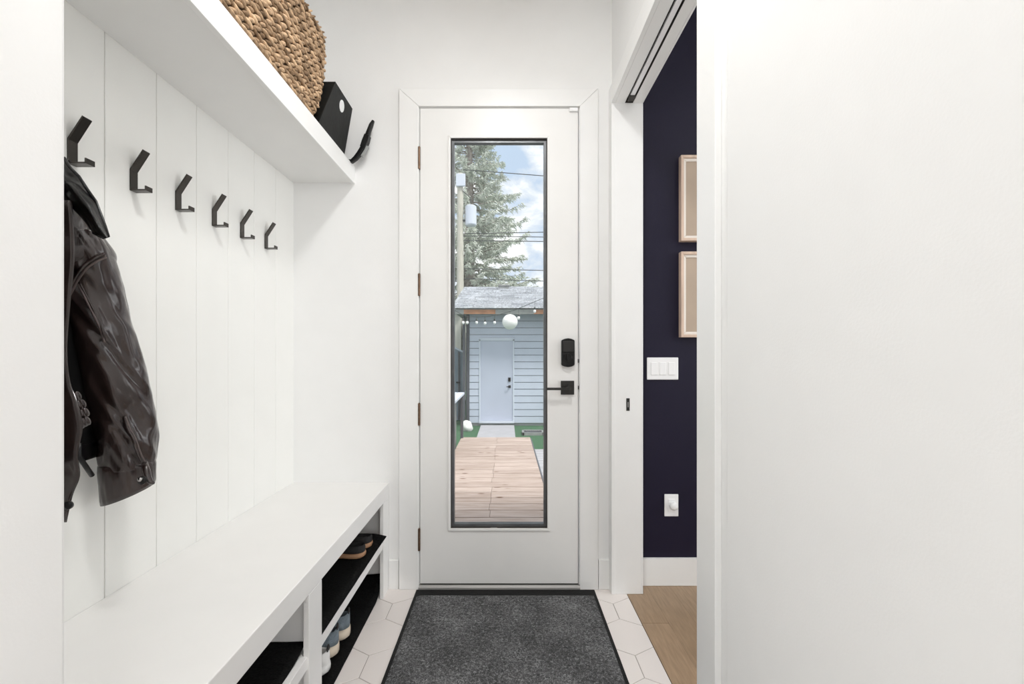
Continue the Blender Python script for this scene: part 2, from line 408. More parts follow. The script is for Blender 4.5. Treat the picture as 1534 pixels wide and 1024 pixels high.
gl = bx('glass_pane', M['glass'], door, GX0 + .003, GX1 - .003, SY0 + .022, SY0 + .026, GZ0 + .003, GZ1 - .003, 0)
for i, zc in enumerate((2.212, 1.561, .897, .255)):
    bm = NB(); r = .0065
    for k in range(5):
        lathe(bm, [(r * .9, -.056 + k * .0225), (r, -.055 + k * .0225), (r, -.0343 + k * .0225), (r * .9, -.0333 + k * .0225)], 'z', (-.4455, SY0 - .006, zc), 12)
    lathe(bm, [(.003, .055), (.004, .058), (.0015, .061)], 'z', (-.4455, SY0 - .006, zc), 10)
    box(bm, -.451, -.4405, SY0 - .003, SY0 + .012, zc - .055, zc + .055)
    obj('hinge', bm, M['bronze'], door, smooth=False)
# deadbolt interior cover
bm = NB()
cx, zc = .3165, 1.214; w, h = .034, .074
out = [(-w, -h * .86), (-w * .5, -h * .96), (0, -h), (w * .5, -h * .96), (w, -h * .86), (w, h * .86), (w * .5, h * .96), (0, h), (-w * .5, h * .96), (-w, h * .86)]
prism(bm, [(cx + a, zc + b) for a, b in out], 'y', SY0 - .026, SY0)
db = obj('deadbolt', bm, M['blackpl'], door, bevel=.006, seg=3)
bm = NB(); lathe(bm, [(.017, 0), (.019, -.004), (.018, -.007), (.0, -.008)], 'y', (cx, SY0 - .026, zc - .024), 20)
box(bm, cx - .006, cx + .006, SY0 - .048, SY0 - .03, zc - .045, zc - .004)
obj('thumb_turn', bm, M['blackpl'], db, bevel=.001)
bx('battery_cover', M['black'], db, cx - .027, cx + .027, SY0 - .0285, SY0 - .025, zc + .004, zc + .06, .002)
# lever
lv = bx('lever_handle', M['black'], door, .2815, .3495, SY0 - .010, SY0, .999, 1.070, .0015)
bm = NB(); lathe(bm, [(.012, 0), (.012, -.045)], 'y', (.316, SY0 - .008, 1.034), 16); box(bm, .205, .322, SY0 - .058, SY0 - .046, 1.026, 1.0385)
obj('lever', bm, M['black'], lv, bevel=.001)
bx('bolt_lip', M['blackpl'], door, SX1 - .001, SX1 + .004, SY0 - .004, SY0 + .002, 1.162, 1.182, .001)
bx('latch_lip', M['blackpl'], door, SX1 - .001, SX1 + .004, SY0 - .004, SY0 + .002, 1.025, 1.045, .001)
bx('door_sensor', M['plate'], door, .325, .3685, SY0 - .012, SY0, 2.450, 2.468, .002)
bx('door_sweep', M['gasket'], door, SX0, SX1, SY0 + .004, SY0 + .03, .021, .030, 0)
bx('glazing_screw_cover', M['alu'], door, -.08, -.045, SY0 - .004, SY0 + .008, .302, .316, .002)

# ------------------------------------------------------------------ pocket door opening
ZH = 2.468
bm = NB()
box(bm, XR, .68, 2.25, 2.262, 0, 2.48); box(bm, XR, .68, 1.24, 1.252, 0, 2.48)        # jambs
box(bm, XR, .598, 1.252, 2.25, ZH, 2.482); box(bm, .638, .68, 1.252, 2.25, ZH, 2.482)  # split head
pj = struct(obj('trim_4', bm, M['trim'], bevel=.0015), 'white jamb and split head of the pocket door opening', 'trim')
bm = NB(); box(bm, .594, .642, 1.252, 2.25, 2.532, 2.538); box(bm, .590, .5975, 1.252, 2.25, 2.482, 2.532); box(bm, .6385, .646, 1.252, 2.25, 2.482, 2.532); box(bm, .5978, .5984, 1.252, 2.25, 2.4695, 2.482); box(bm, .6376, .6382, 1.252, 2.25, 2.4695, 2.482); box(bm, .594, .642, 2.246, 2.2495, 2.4695, 2.538)
obj('slot_recess', bm, M['gasket'], pj)  # dark lining colours in the shade of the gaps beside the track
bx('track', M['plate'], pj, .6075, .6285, 1.252, 2.225, 2.4685, 2.481, .001)
bx('track_stop', M['gasket'], pj, .603, .633, 2.18, 2.225, 2.462, 2.4695, .001)
bm = NB(); box(bm, .605, .622, 2.2480, 2.2505, .922, .985)
sp = obj('strike_plate', bm, M['black'], pj, bevel=.001)
bx('strike_recess', M['alu'], sp, .611, .616, 2.2472, 2.2482, .94, .966, 0)
bm = NB()
box(bm, .530, XR, 2.246, YD - .001, 0, ZH); box(bm, .530, XR, 1.135, 1.244, 0, ZH)
box(bm, .530, XR, 1.135, YD - .001, ZH, 2.563)
struct(obj('trim_5', bm, M['trim'], bevel=.002), 'white flat casing around the pocket door opening', 'trim')
bm = NB(); box(bm, .68, .69, 2.25, 2.344, 0, ZH); box(bm, .68, .69, 1.135, 1.252, 0, ZH); box(bm, .68, .69, 1.135, 2.344, ZH, 2.563)
struct(obj('trim_6', bm, M['trim'], bevel=.002), 'white casing on the side room face of the opening', 'trim')

# ------------------------------------------------------------------ things on the navy wall
YN = 2.345
sw = thing('light_switch', 'white triple rocker light switch plate on the navy wall', 'light switch', (.8195, YN, 1.131))
bx('switch_plate', M['plate'], sw, -.082, .082, -.007, 0, -.058, .058, .003)
for k in (-1, 0, 1):
    rk = bx('rocker', M['plate'], sw, k * .046 - .0165, k * .046 + .0165, -.0105, -.006, -.033, .033, .0015)
ol = thing('wall_outlet', 'white wall outlet with a small plug in it, low on the navy wall', 'outlet', (.8655, YN, .416))
bx('outlet_plate', M['plate'], ol, -.0365, .0365, -.007, 0, -.058, .058, .003)
bx('socket', M['plate'], ol, -.017, .017, -.0095, -.006, -.034, .034, .0015)
bm = NB(); lathe(bm, [(.020, -.008), (.021, -.014), (.021, -.030), (.016, -.036)], 'y', (.006, 0, .002), 20)
obj('plug', bm, M['plate'], ol, smooth=True)
def picture(zc, label):
    p = thing('wall_picture', label, 'picture', (1.085, YN, zc), group='beige pictures on the navy wall')
    w, h, d = .18, .2215, .036
    bm = NB(); ring_frame(bm, -w, w, -h, h, .014, -d, 0); obj('frame', bm, M['lightwood'], p, bevel=.0015)
    bm = NB(); ring_frame(bm, -w + .013, w - .013, -h + .013, h - .013, .016, -.026, -.004); obj('mount', bm, M['mount'], p, bevel=.004)
    bx('panel', M['beige'], p, -w + .028, w - .028, -.018, -.004, -h + .028, h - .028, .002)
picture(1.214 + (528 - 299.5) * .0035, 'upper beige framed picture on the navy wall')
picture(1.214 + (528 - 442) * .0035, 'lower beige framed picture on the navy wall')

# ------------------------------------------------------------------ upper shelf
SHX = -.78; SHT = 2.172
sh = thing('wall_shelf', 'long white wall shelf above the coat hooks', 'shelf', (XL, 1.4, SHT))
def loc_box(name, m, par, x0, x1, y0, y1, z0, z1, bev=.0015):
    o = bx(name, m, par, x0, x1, y0, y1, z0, z1, bev)
    o.location = (-par.location.x, -par.location.y, -par.location.z); return o
loc_box('shelf_board', M['trim'], sh, XL, SHX - .018, .56, YD, 2.09, SHT)
loc_box('front_rail', M['trim'], sh, SHX - .018, SHX, .56, YD, 2.084, SHT + .0005)

# ------------------------------------------------------------------ bench
BX = -.604; BT = .545
be = thing('bench', 'white built-in bench with open shoe cubbies along the left wall', 'bench', (XL, 1.4, 0))
loc_box('seat', M['bench'], be, XL, BX, .56, YD, BT - .074, BT, .0025)
loc_box('stile', M['bench'], be, BX - .018, BX, 2.205, YD, 0, BT - .074)
loc_box('stile', M['bench'], be, BX - .018, BX, 1.372, 1.468, 0, BT - .074)
loc_box('stile', M['bench'], be, BX - .018, BX, .56, .64, 0, BT - .074)
loc_box('divider', M['bench'], be, XL, BX - .018, 1.410, 1.430, 0, BT - .074)
loc_box('end_panel', M['bench'], be, XL, BX - .018, 2.285, YD, 0, BT - .074)
loc_box('end_panel', M['bench'], be, XL, BX - .018, .56, .58, 0, BT - .074)
loc_box('shelf', M['bench'], be, XL, BX - .006, 1.430, 2.285, .242, .281)
loc_box('shelf', M['bench'], be, XL, BX - .006, .58, 1.410, .242, .281)
# shoe mats with ends that curl up
def shoe_mat(label, x0, x1, y0, y1, z, curl0=.0, curl1=.03, out=.0, t=.004):
    bm = NB(); nx, ny = 14, 40; G = []
    for j in range(ny + 1):
        row = []
        for i in range(nx + 1):
            u, v = i / nx, j / ny
            x = x0 + (x1 - x0) * u; y = y0 + (y1 - y0) * v; zz = z
            e = max(0, (v - .86) / .14); f = max(0, (.12 - v) / .12)
            zz += curl1 * e * e * (.55 + .45 * u) + curl0 * f * f
            x += out * e * e * u; y -= .045 * (max(0, u - .7) / .3) ** 2 * e * (1 if out else 0)
            zz += .0012 * noise.noise(Vector((x * 14, y * 14, 0))) + .0012
            row.append(Vector((x, y, zz)))
        G.append(row)
    A = [[bm.verts.new(p) for p in r] for r in G]; B = [[bm.verts.new(p + Vector((0, 0, t))) for p in r] for r in G]
    for j in range(ny):
        for i in range(nx):
            bm.faces.new((A[j][i], A[j + 1][i], A[j + 1][i + 1], A[j][i + 1])); bm.faces.new((B[j][i], B[j][i + 1], B[j + 1][i + 1], B[j + 1][i]))
    for j in range(ny):
        bm.faces.new((A[j][0], B[j][0], B[j + 1][0], A[j + 1][0])); bm.faces.new((A[j][nx], A[j + 1][nx], B[j + 1][nx], B[j][nx]))
    for i in range(nx):
        bm.faces.new((A[0][i], A[0][i + 1], B[0][i + 1], B[0][i])); bm.faces.new((A[ny][i], B[ny][i], B[ny][i + 1], A[ny][i + 1]))
    return tag(obj('shoe_mat', bm, M['shoemat'], smooth=True), label, 'mat', 'black mats in the bench cubbies')
shoe_mat('black felt mat curling up on the upper cubby shelf by the door', -1.06, BX - .004, 1.434, 2.20, .2815, .0, .045, .032)
shoe_mat('black felt mat on the floor of the cubby by the door', -1.06, BX - .026, 1.434, 2.279, .0005, .0, .085, .0)
shoe_mat('black felt mat on the near cubby shelf, at the bottom edge of the picture', -1.06, BX - .026, .60, 1.406, .2815, .0, .02)
shoe_mat('black felt mat on the floor of the near cubby', -1.06, BX - .026, .60, 1.406, .0005, .0, .02)

# ------------------------------------------------------------------ shoes (local: heel at origin, toe towards -x)
def make_shoe(label, upper, sole, L=.285, W=.079, H=.085, sole_h=.03, heel_t=.0, low=False):
    s = thing('shoe', label, 'shoe')
    def hw(t):   # half width along the shoe
        base = .36 + .30 * math.sin(min(1, t / .62) * PI / 2) - (.13 * math.sin(PI * min(1, max(0, (t - .2) / .35))))
        end = 1 if t < .78 else math.sqrt(max(0, 1 - ((t - .78) / .225) ** 2))
        st = 1 if t > .10 else math.sqrt(max(.0, 1 - ((.10 - t) / .105) ** 2))
        return W * base * end * st * .92
    ts = [0, .01, .025, .05, .09, .15, .22, .3, .38, .46, .54, .62, .7, .78, .85, .91, .96, .99, 1]
    bm = NB(); rings = []
    for t in ts:
        w = hw(t) + .002; z1 = sole_h * (1 + .25 * max(0, .15 - t) / .15 + .5 * max(0, t - .8) / .2 * .6)
        z0 = .014 * max(0, (t - .75) / .25) ** 1.5 + .006 * max(0, (.06 - t) / .06)
        flare = .004
        rings.append([Vector((-t * L, -w - flare * .4, z0 + .003)), Vector((-t * L, -w - flare, (z0 + z1) / 2)), Vector((-t * L, -w, z1)), Vector((-t * L, 0, z1 + .001)),
                      Vector((-t * L, w, z1)), Vector((-t * L, w + flare, (z0 + z1) / 2)), Vector((-t * L, w + flare * .4, z0 + .003)), Vector((-t * L, w * .8, z0)), Vector((-t * L, -w * .8, z0))])
    loft(bm, rings); sl = obj('sole', bm, sole, s, smooth=True)
    bm = NB(); rings = []
    for t in ts:
        w = max(.001, hw(t) - .001)
        if t < .06: h = H * (.80 + .2 * (1 - t / .06)) if not low else H * .8
        elif t < .5: h = H * (.80 - .10 * math.sin((t - .06) / .44 * PI) + (.18 * (t / .5) if not low else 0))
        else: h = H * ((.98 if not low else .8) - (.98 - .36) * ((t - .5) / .5) ** .9)
        if t > .9: h *= math.sqrt(max(.02, 1 - ((t - .9) / .101) ** 2)) * .55 + .45
        h = max(h, .008); op = 1 if .03 <= t <= (.46 if not low else .52) else 0
        z = sole_h - .004; x = -t * L
        lip = .74
        pr = []
        for sgn in (-1, 1):
            side = [Vector((x, sgn * w, z)), Vector((x, sgn * w * 1.02, z + (h) * .35)), Vector((x, sgn * w * .93, z + h * .7)),
                    Vector((x, sgn * w * (lip if op else .62), z + h * (1 if op else .93)))]
            if op: side += [Vector((x, sgn * w * .62, z + h * .97)), Vector((x, sgn * w * .55, z + .010))]
            else: side += [Vector((x, sgn * w * .4, z + h * .98)), Vector((x, sgn * w * .15, z + h))]
            pr.append(side)
        rings.append(pr[0] + pr[1][::-1])
    loft(bm, rings); obj('upper', bm, upper, s, smooth=True, subsurf=1)
    if not low:
        bm = NB()
        for k in range(4):
            t = .5 + k * .05; hh = H * (.98 - .62 * ((t - .5) / .5) ** .9) + sole_h - .002
            w = hw(t) * .6
            tube(bm, [(-t * L, -w, hh - .012), (-t * L - .004, 0, hh + .002), (-t * L, w, hh - .012)], .0028, 6)
        obj('laces', bm, M['whitesole'], s, smooth=True)
        bm = NB(); ellipsoid(bm, (-.004, 0, sole_h + H * .85), (Vector((0, 0, .018)), Vector((.004, 0, 0)), Vector((0, .012, 0))))
        obj('heel_tab', bm, M['darkknit'], s, smooth=True)
    return s
sn = make_shoe('right one of the blue-grey sneakers, cream sole, farther from the middle post', M['blueknit'], M['sole'], H=.082, sole_h=.034)
sn['group'] = 'shoes in the cubby by the door'; sn.location = (-.665, 1.905, .0105); sn.rotation_euler = (0, 0, .12)
dup(sn, (-.672, 1.795, .0105), .10, 'blue-grey sneaker with a cream sole, nearest the middle post')
ws = make_shoe('white shoe half hidden behind the middle bench post', M['whitesole'], M['whitesole'], H=.07, sole_h=.026)
ws['group'] = 'shoes in the cubby by the door'; ws.location = (-.668, 1.69, .0105); ws.rotation_euler = (0, 0, -.05)
dk = make_shoe('dark slip-on with a tan rim on the upper mat, nearer the camera', M['darkknit'], M['tansole'], L=.27, H=.05, sole_h=.02, low=True)
dk['group'] = 'shoes in the cubby by the door'; dk.location = (-.640, 2.03, .290); dk.rotation_euler = (0, 0, -.1)
dup(dk, (-.640, 2.135, .290), -.06, 'dark slip-on with a tan rim on the upper mat, nearer the door')

# ------------------------------------------------------------------ coat hooks
def make_hook(label):
    h = thing('coat_hook', label, 'hook', group='black hooks on the board wall')
    w, t = .0125, .0042
    bm = NB()
    def strap(p, q, t=t):
        p, q = Vector(p), Vector(q); d = (q - p).normalized(); n = Vector((-d.z, 0, d.x))
        vs = [(p.x, p.z), (q.x, q.z), (q.x + n.x * t, q.z + n.z * t), (p.x + n.x * t, p.z + n.z * t)]
        prism(bm, vs, 'y', -w, w)
    prism(bm, [(0, 0), (t, 0.004), (t, .060), (.041, .117), (.038, .120), (0, .0625)], 'y', -w, w)
    obj('back_plate', bm, M['hookm'], h, bevel=.0006)
    bm = NB(); prism(bm, [(0, 0), (.048, 0), (.048, .014), (.044, .014), (.044, .004), (0, .004)], 'y', -w, w)
    obj('prong', bm, M['hookm'], h, bevel=.0006)
    return h
hl = ['black coat hook holding the leather jacket, nearest of the row', 'second black coat hook in the row, next to the jacket', 'third black coat hook counted from the jacket',
      'fourth black coat hook counted from the jacket', 'fifth black coat hook, last but one before the door', 'sixth black coat hook, farthest from the jacket']
hy = [1.117, 1.303, 1.482, 1.667, 1.844, 2.030]
h0 = make_hook(hl[0]); h0.location = (XL, hy[0] + .0125, 1.687)
for l, y in zip(hl[1:], hy[1:]): dup(h0, (XL, y + .0125, 1.687), None, l)

# ------------------------------------------------------------------ basket
bk = thing('woven_basket', 'large woven seagrass basket on the wall shelf', 'basket', (-.93, 1.45, SHT))
by0, by1, bw, bh = -.42, .36, .142, .405
def rr_perim(hx, ya, yb, r, n):
    """points and tangents on a rounded rectangle"""
    segs = []; pts = []
    L1 = (yb - ya) - 2 * r; L2 = 2 * hx - 2 * r; arc = PI * r / 2; tot = 2 * L1 + 2 * L2 + 4 * arc
    for k in range(n):
        s = tot * k / n
        for seg in ((L1, 'a'), (arc, 'b'), (L2, 'c'), (arc, 'd'), (L1, 'e'), (arc, 'f'), (L2, 'g'), (arc, 'h')):
            if s <= seg[0]: break
            s -= seg[0]
        c = seg[1]
        if c == 'a': p = (hx, ya + r + s); tn = (0, 1)
        elif c == 'b': q = s / r; p = (hx - r + r * math.cos(q), yb - r + r * math.sin(q)); tn = (-math.sin(q), math.cos(q))
        elif c == 'c': p = (hx - r - s, yb); tn = (-1, 0)
        elif c == 'd': q = PI / 2 + s / r; p = (-hx + r + r * math.cos(q), yb - r + r * math.sin(q)); tn = (-math.sin(q), math.cos(q))
        elif c == 'e': p = (-hx, yb - r - s); tn = (0, -1)
        elif c == 'f': q = PI + s / r; p = (-hx + r + r * math.cos(q), ya + r + r * math.sin(q)); tn = (-math.sin(q), math.cos(q))
        elif c == 'g': p = (-hx + r + s, ya); tn = (1, 0)
        else: q = 1.5 * PI + s / r; p = (hx - r + r * math.cos(q), ya + r + r * math.sin(q)); tn = (-math.sin(q), math.cos(q))
        pts.append((Vector((p[0], p[1], 0)), Vector((tn[0], tn[1], 0))))
    return pts, tot
bm = NB(); rows = 25
for r in range(rows):
    z = .012 + (bh - .02) * r / (rows - 1); u = z / bh
    g = .160 * (u ** .42)
    pts, tot = rr_perim(bw + .010 * math.sin(u * PI), by0 - g, by1 + g, .05, 74)
    for k, (p, tn) in enumerate(pts):
        nrm = Vector((tn.y, -tn.x, 0)); ang = (.34 if r % 2 else -.26) + random.uniform(-.13, .13)
        a = (tn * math.cos(ang) + Vector((0, 0, 1)) * math.sin(ang)); b_ = (Vector((0, 0, 1)) * math.cos(ang) - tn * math.sin(ang))
        ln = .0200 * random.uniform(.85, 1.15)
        c = p + Vector((0, 0, z + random.uniform(-.002, .002))) + tn * (.5 * tot / 74 if r % 2 else 0) + nrm * random.uniform(-.002, .003)
        ellipsoid(bm, c, (a * ln, b_ * .0075 * random.uniform(.85, 1.15), nrm * .0085), 7, 5)
ob = obj('woven_side', bm, M['seagrass'], bk, smooth=True)
bm = NB(); rings = []
for z in (.004, .12, .25, bh - .01):
    u = z / bh; g = .160 * (u ** .42)
    pts, _ = rr_perim(bw - .004 + .010 * math.sin(u * PI), by0 - g + .004, by1 + g - .004, .046, 40); rings.append([p + Vector((0, 0, z)) for p, _ in pts])
for z in (bh - .01, .02):
    u = z / bh; g = .160 * (u ** .42)
    pts, _ = rr_perim(bw - .014, by0 - g + .014, by1 + g - .014, .036, 40); rings.append([p + Vector((0, 0, z)) for p, _ in pts])
loft(bm, rings); obj('core', bm, M['basketin'], bk, smooth=False)
bm = NB(); pts, tot = rr_perim(bw, by0 - .16, by1 + .16, .05, 90)
for k, (p, tn) in enumerate(pts):
    nrm = Vector((tn.y, -tn.x, 0)); ang = .7
    a = tn * math.cos(ang) + nrm * .2 + Vector((0, 0, 1)) * math.sin(ang)
    ellipsoid(bm, p + Vector((0, 0, bh)), (a * .02, tn * .009, nrm * .014), 7, 5)
obj('rim', bm, M['seagrass'], bk, smooth=True)

# ------------------------------------------------------------------ black bin next to the basket
bn = thing('storage_bin', 'black storage bin with a round white sticker, right of the basket', 'storage bin', (-.92, 2.015, SHT))
bm = NB()
def taper(bm, hb, ht, y0, y1, y0t, y1t, z0, z1):
    lo = [(-hb, y0), (hb, y0), (hb, y1), (-hb, y1)]; hi = [(-ht, y0t), (ht, y0t), (ht, y1t), (-ht, y1t)]
    loft(bm, [[Vector((*p, z0)) for p in lo], [Vector((*p, z1)) for p in hi]])
HB, HT = .139, .178
lo = [(-HB, -.15), (HB, -.15), (HB, .150), (-HB, .150)]; hi = [(-.15, -.068), (HT, -.068), (HT, .150), (-.15, .150)]
def inset(P, d): return [(x - d * (1 if x > 0 else -1), y - d * (1 if y > 0 else -1)) for x, y in P]
loft(bm, [[Vector((*p, 0)) for p in lo], [Vector((*p, .222)) for p in hi], [Vector((*p, .222)) for p in inset(hi, .004)], [Vector((*p, .006)) for p in inset(lo, .004)]])
bo = obj('body', bm, M['binfab'], bn, bevel=.002)
bm = NB()
slope = math.atan2(HT - HB, .222)
nrm = Vector((math.cos(slope), 0, -math.sin(slope))); up = Vector((math.sin(slope), 0, math.cos(slope))); yy = Vector((0, 1, 0))
cc = Vector((HB + (HT - HB) * .76, .030, .222 * .76)) + nrm * .0012
ra = [cc + (up * math.cos(2 * PI * k / 28) + yy * math.sin(2 * PI * k / 28)) * .0255 - nrm * .001 for k in range(28)]
rb = [cc + (up * math.cos(2 * PI * k / 28) + yy * math.sin(2 * PI * k / 28)) * .0255 + nrm * .0006 for k in range(28)]
loft(bm, [ra, rb]); st = obj('sticker', bm, M['sticker'], bn)

# ------------------------------------------------------------------ black strap curling off the shelf end
def ribbon(bm, pts, w, t):
    """flat band following pts; w, t lists; band broad side along y"""
    rings = []
    for i, p in enumerate(pts):
        p = Vector(p); d = (Vector(pts[min(i + 1, len(pts) - 1)]) - Vector(pts[max(i - 1, 0)])).normalized()
        n = Vector((-d.z, 0, d.x)).normalized(); y = Vector((0, 1, 0))
        W = w[i] if isinstance(w, list) else w; T = t[i] if isinstance(t, list) else t
        rings.append([p + n * T / 2 + y * W / 2, p - n * T / 2 + y * W / 2, p - n * T / 2 - y * W / 2, p + n * T / 2 - y * W / 2])
    loft(bm, rings)
bs = thing('strap', 'curved black strap with a buckle sticking up from the shelf end by the door casing', 'strap', (-.80, 2.25, SHT))
def lp(x, y): return at(x, y, 2.25) - Vector((-.80, 2.25, SHT))
cv = [(505, 247.5), (515, 246.5), (522, 245), (527, 242), (533, 237), (538, 231), (543, 223), (547, 214), (550, 205), (553, 196), (556, 188), (559.5, 180.5)]
pts = [lp(*p) for p in cv]; pts[0].z = pts[1].z = .004; pts[2].z = .006
bm = NB(); ribbon(bm, pts, [.025] * 9 + [.025, .023, .014], [.006, .008, .012, .016, .019, .022, .022, .022, .022, .018, .018, .012])
obj('band', bm, M['blackpl'], bs, bevel=.003, smooth=True)
bm = NB(); ribbon(bm, [lp(544, 222), lp(548, 212), lp(551, 203)], .032, [.026, .031, .026])
obj('buckle', bm, M['blackpl'], bs, bevel=.002)
bm = NB(); ribbon(bm, [lp(540, 233) + Vector((.008, 0, -.006)), lp(545, 224) + Vector((.010, 0, -.006)), lp(548, 218) + Vector((.010, 0, -.005))], .020, .010)
obj('tag', bm, M['soffit'], bs, bevel=.001)

# ------------------------------------------------------------------ door mat
dm = thing('doormat', 'large dark grey doormat with a black edge in front of the back door', 'doormat', (0, 1.5, 0))
MX0, MX1, MY0, MY1 = -.458, .452, -.72, .786
bm = NB(); box(bm, MX0, MX1, MY0, MY1, .0003, .004); obj('rubber_border', bm, M['rubber'], dm, bevel=.0015)
bm = NB(); nx, ny = 60, 100
x0, x1, y0, y1 = MX0 + .014, MX1 - .014, MY0 + .04, MY1 - .055
G = [[bm.verts.new((x0 + (x1 - x0) * i / nx, y0 + (y1 - y0) * j / ny, (.0085 + .0012 * noise.noise(Vector((i * .9, j * .9, 0)))) if 0 < i < nx and 0 < j < ny else .0038)) for i in range(nx + 1)] for j in range(ny + 1)]
for j in range(ny):
    for i in range(nx): bm.faces.new((G[j][i], G[j][i + 1], G[j + 1][i + 1], G[j + 1][i]))
obj('pile', bm, M['pile'], dm, smooth=True)
exec_jacket = True
# ------------------------------------------------------------------ leather jacket
JO = Vector((XL + .05, 1.05, 1.69))
jk = thing('leather_jacket', 'dark brown leather jacket hanging from the nearest coat hook', 'jacket', JO)
def cr(vals, t):
    """Catmull-Rom through list of tuples, t in 0..1"""
    n = len(vals) - 1; s = t * n; i = min(int(s), n - 1); f = s - i
    g = lambda k: Vector(vals[max(0, min(n, k))])
    p0, p1, p2, p3 = g(i - 1), g(i), g(i + 1), g(i + 2)
    return .5 * ((2 * p1) + (p2 - p0) * f + (2 * p0 - 5 * p1 + 4 * p2 - p3) * f * f + (3 * p1 - p0 - 3 * p2 + p3) * f ** 3)
def sleeve_rings(keys, n=56, N=90, seed=0, folds=True, amp=1):
    """keys: list of (xl, xr, y_img, Yc) silhouettes; returns rings of a round tube fitted between them"""
    rings = []
    for j in range(N + 1):
        t = j / N; k = cr(keys, t); xl, xr, yi, Yc = k
        c = at((xl + xr) / 2, yi, Yc); r = (xr - xl) / 2 / F * Yc
        view = Vector((c.x, c.y, 0)).normalized(); side = Vector((view.y, -view.x, 0))
        ring = []
        for i in range(n):
            a = 2 * PI * i / n; rr = 1.0
            if folds:
                q = 1 - abs(math.sin(a)) * .0
                z = c.z
                d = noise.noise(Vector((math.cos(a) * 1.3 + seed, math.sin(a) * 1.3, z * 9 - a * .35)))
                d2 = 1 - abs(noise.noise(Vector((math.cos(a) * 1.1 + 5 + seed, math.sin(a) * 1.1, z * 15 + math.cos(a) * 2.2)))) * 2.4
                rr += amp * (.10 * d + .055 * max(-.4, d2) - .03)
            ring.append(c + side * r * math.cos(a) * (1 if abs(math.cos(a)) < .2 else 1) * (rr + (1 - rr) * .75 * abs(math.cos(a)) ** 2) + view * r * .78 * math.sin(a) * rr)
        for v in ring: v.x = max(v.x, XL + .006)
        rings.append([v - JO for v in ring])
    return rings
# far sleeve: hangs in view
sk = [(78, 140, 345, 1.07), (80, 157, 375, 1.085), (84, 168, 410, 1.10), (97, 179, 455, 1.12), (116, 193, 505, 1.14), (129, 208, 555, 1.16), (143, 220, 605, 1.18), (153, 227, 650, 1.19), (157, 226, 685, 1.195), (160, 223, 700, 1.195)]
bm = NB(); R = sleeve_rings(sk, amp=2.0); loft(bm, R, cap=True)
slv = obj('sleeve', bm, M['leather'], jk, smooth=True)
# cuff
bm = NB()
def cuffring(e, yo, sc=1.0, n=40):
    out = []
    xl, xr, yi, Yc = e; c = at((xl + xr) / 2, yi, Yc); r = (xr - xl) / 2 / F * Yc * sc
    view = Vector((c.x, c.y, 0)).normalized(); side = Vector((view.y, -view.x, 0))
    for i in range(n):
        a = 2 * PI * i / n
        v = c + side * r * math.cos(a) + view * r * .74 * math.sin(a) + Vector((0, 0, yo * (math.cos(a))))
        v.x = max(v.x, XL + .006); out.append(v - JO)
    return out
CK = [((158, 224, 693, 1.195), 0.0, 1.02), ((158.5, 224, 700, 1.195), .004, 1.05), ((160, 224, 716, 1.195), .010, 1.04), ((161, 224, 733, 1.195), .018, 1.04), ((161.5, 223, 739, 1.195), .020, 1.03), ((162, 222, 739, 1.195), .020, .94), ((163, 221, 715, 1.195), .008, .90)]
loft(bm, [cuffring(*k) for k in CK], cap=True)
cuff = obj('cuff', bm, M['leather'], jk, smooth=True)
bm = NB(); c = at(213, 719, 1.125) - JO
lathe(bm, [(.0, -.004), (.010, -.004), (.011, 0), (.009, .005), (.0, .006)], 'y', c, 20)
sb = obj('snap_button', bm, M['blackpl'], cuff, smooth=True); sb['label'] = 'round black snap button on the cuff'
bm = NB(); c = at(209, 718, 1.115) - JO; lathe(bm, [(.0, -.003), (.005, -.002), (.006, .004)], 'y', c, 16); obj('snap_ring', bm, M['chrome'], cuff, smooth=True)
bm = NB(); tube(bm, [at(*p) - JO for p in ((217, 693, 1.15), (219, 705, 1.14), (222, 716, 1.14), (226, 722, 1.14), (231, 723.5, 1.14))], [.007, .009, .008, .006, .003], 10); obj('cuff_tab', bm, M['leather'], cuff, smooth=True)
# vent slit and seams on the sleeve
def surf_line(name, pts, r, m, par):
    """a seam that follows the sleeve: image positions -> nearest sleeve surface towards the viewer"""
    bm = NB(); P = []
    for t in [i / 24 for i in range(25)]:
        q = cr([(x, y, 0) for x, y in pts], t)
        best = None; 
        for ring in R:
            for v in ring:
                w = v + JO; sx = VX + w.x / w.y * F; sy = VY - (w.z - EYE) / w.y * F
                d = (sx - q.x) ** 2 + (sy - q.y) ** 2
                dist = w.length
                if d < 30 and (best is None or w.length < best): best = w.length
        if best is None: continue
        ray = at(q.x, q.y, 1.0) - Vector((0, 0, EYE)); ray.normalize()
        wpt = Vector((0, 0, EYE)) + ray * (best * 1.0 - .001)
        # length in 'best' is measured from the origin on the floor; convert to a distance along the ray
        P.append(q)
    return P
def nearest_depth(x, y):
    best = None
    for ring in R:
        for v in ring:
            w = v + JO; sx = VX + w.x / w.y * F; sy = VY - (w.z - EYE) / w.y * F
            if abs(sx - x) < 5 and abs(sy - y) < 5 and (best is None or w.y < best): best = w.y
    return best
def seam(pts, r, m, par, off=.0, name='seam'):
    bm = NB(); P = []
    last = 1.1
    for i in range(25):
        q = cr([(x, y, 0) for x, y in pts], i / 24); d = nearest_depth(q.x, q.y) or last; last = d
        P.append(d)
    P2 = [sum(P[max(0, i - 2):i + 3]) / len(P[max(0, i - 2):i + 3]) for i in range(25)]
    L = [at(*cr([(x, y, 0) for x, y in pts], i / 24)[:2], P2[i] - off) - JO for i in range(25)]
    tube(bm, L, r, 8); return obj(name, bm, m, par, smooth=True)
seam([(97, 445), (104, 432), (115, 412), (128, 396), (143, 386), (157, 380)], .0042, M['leather'], slv, .002, 'shoulder_seam')
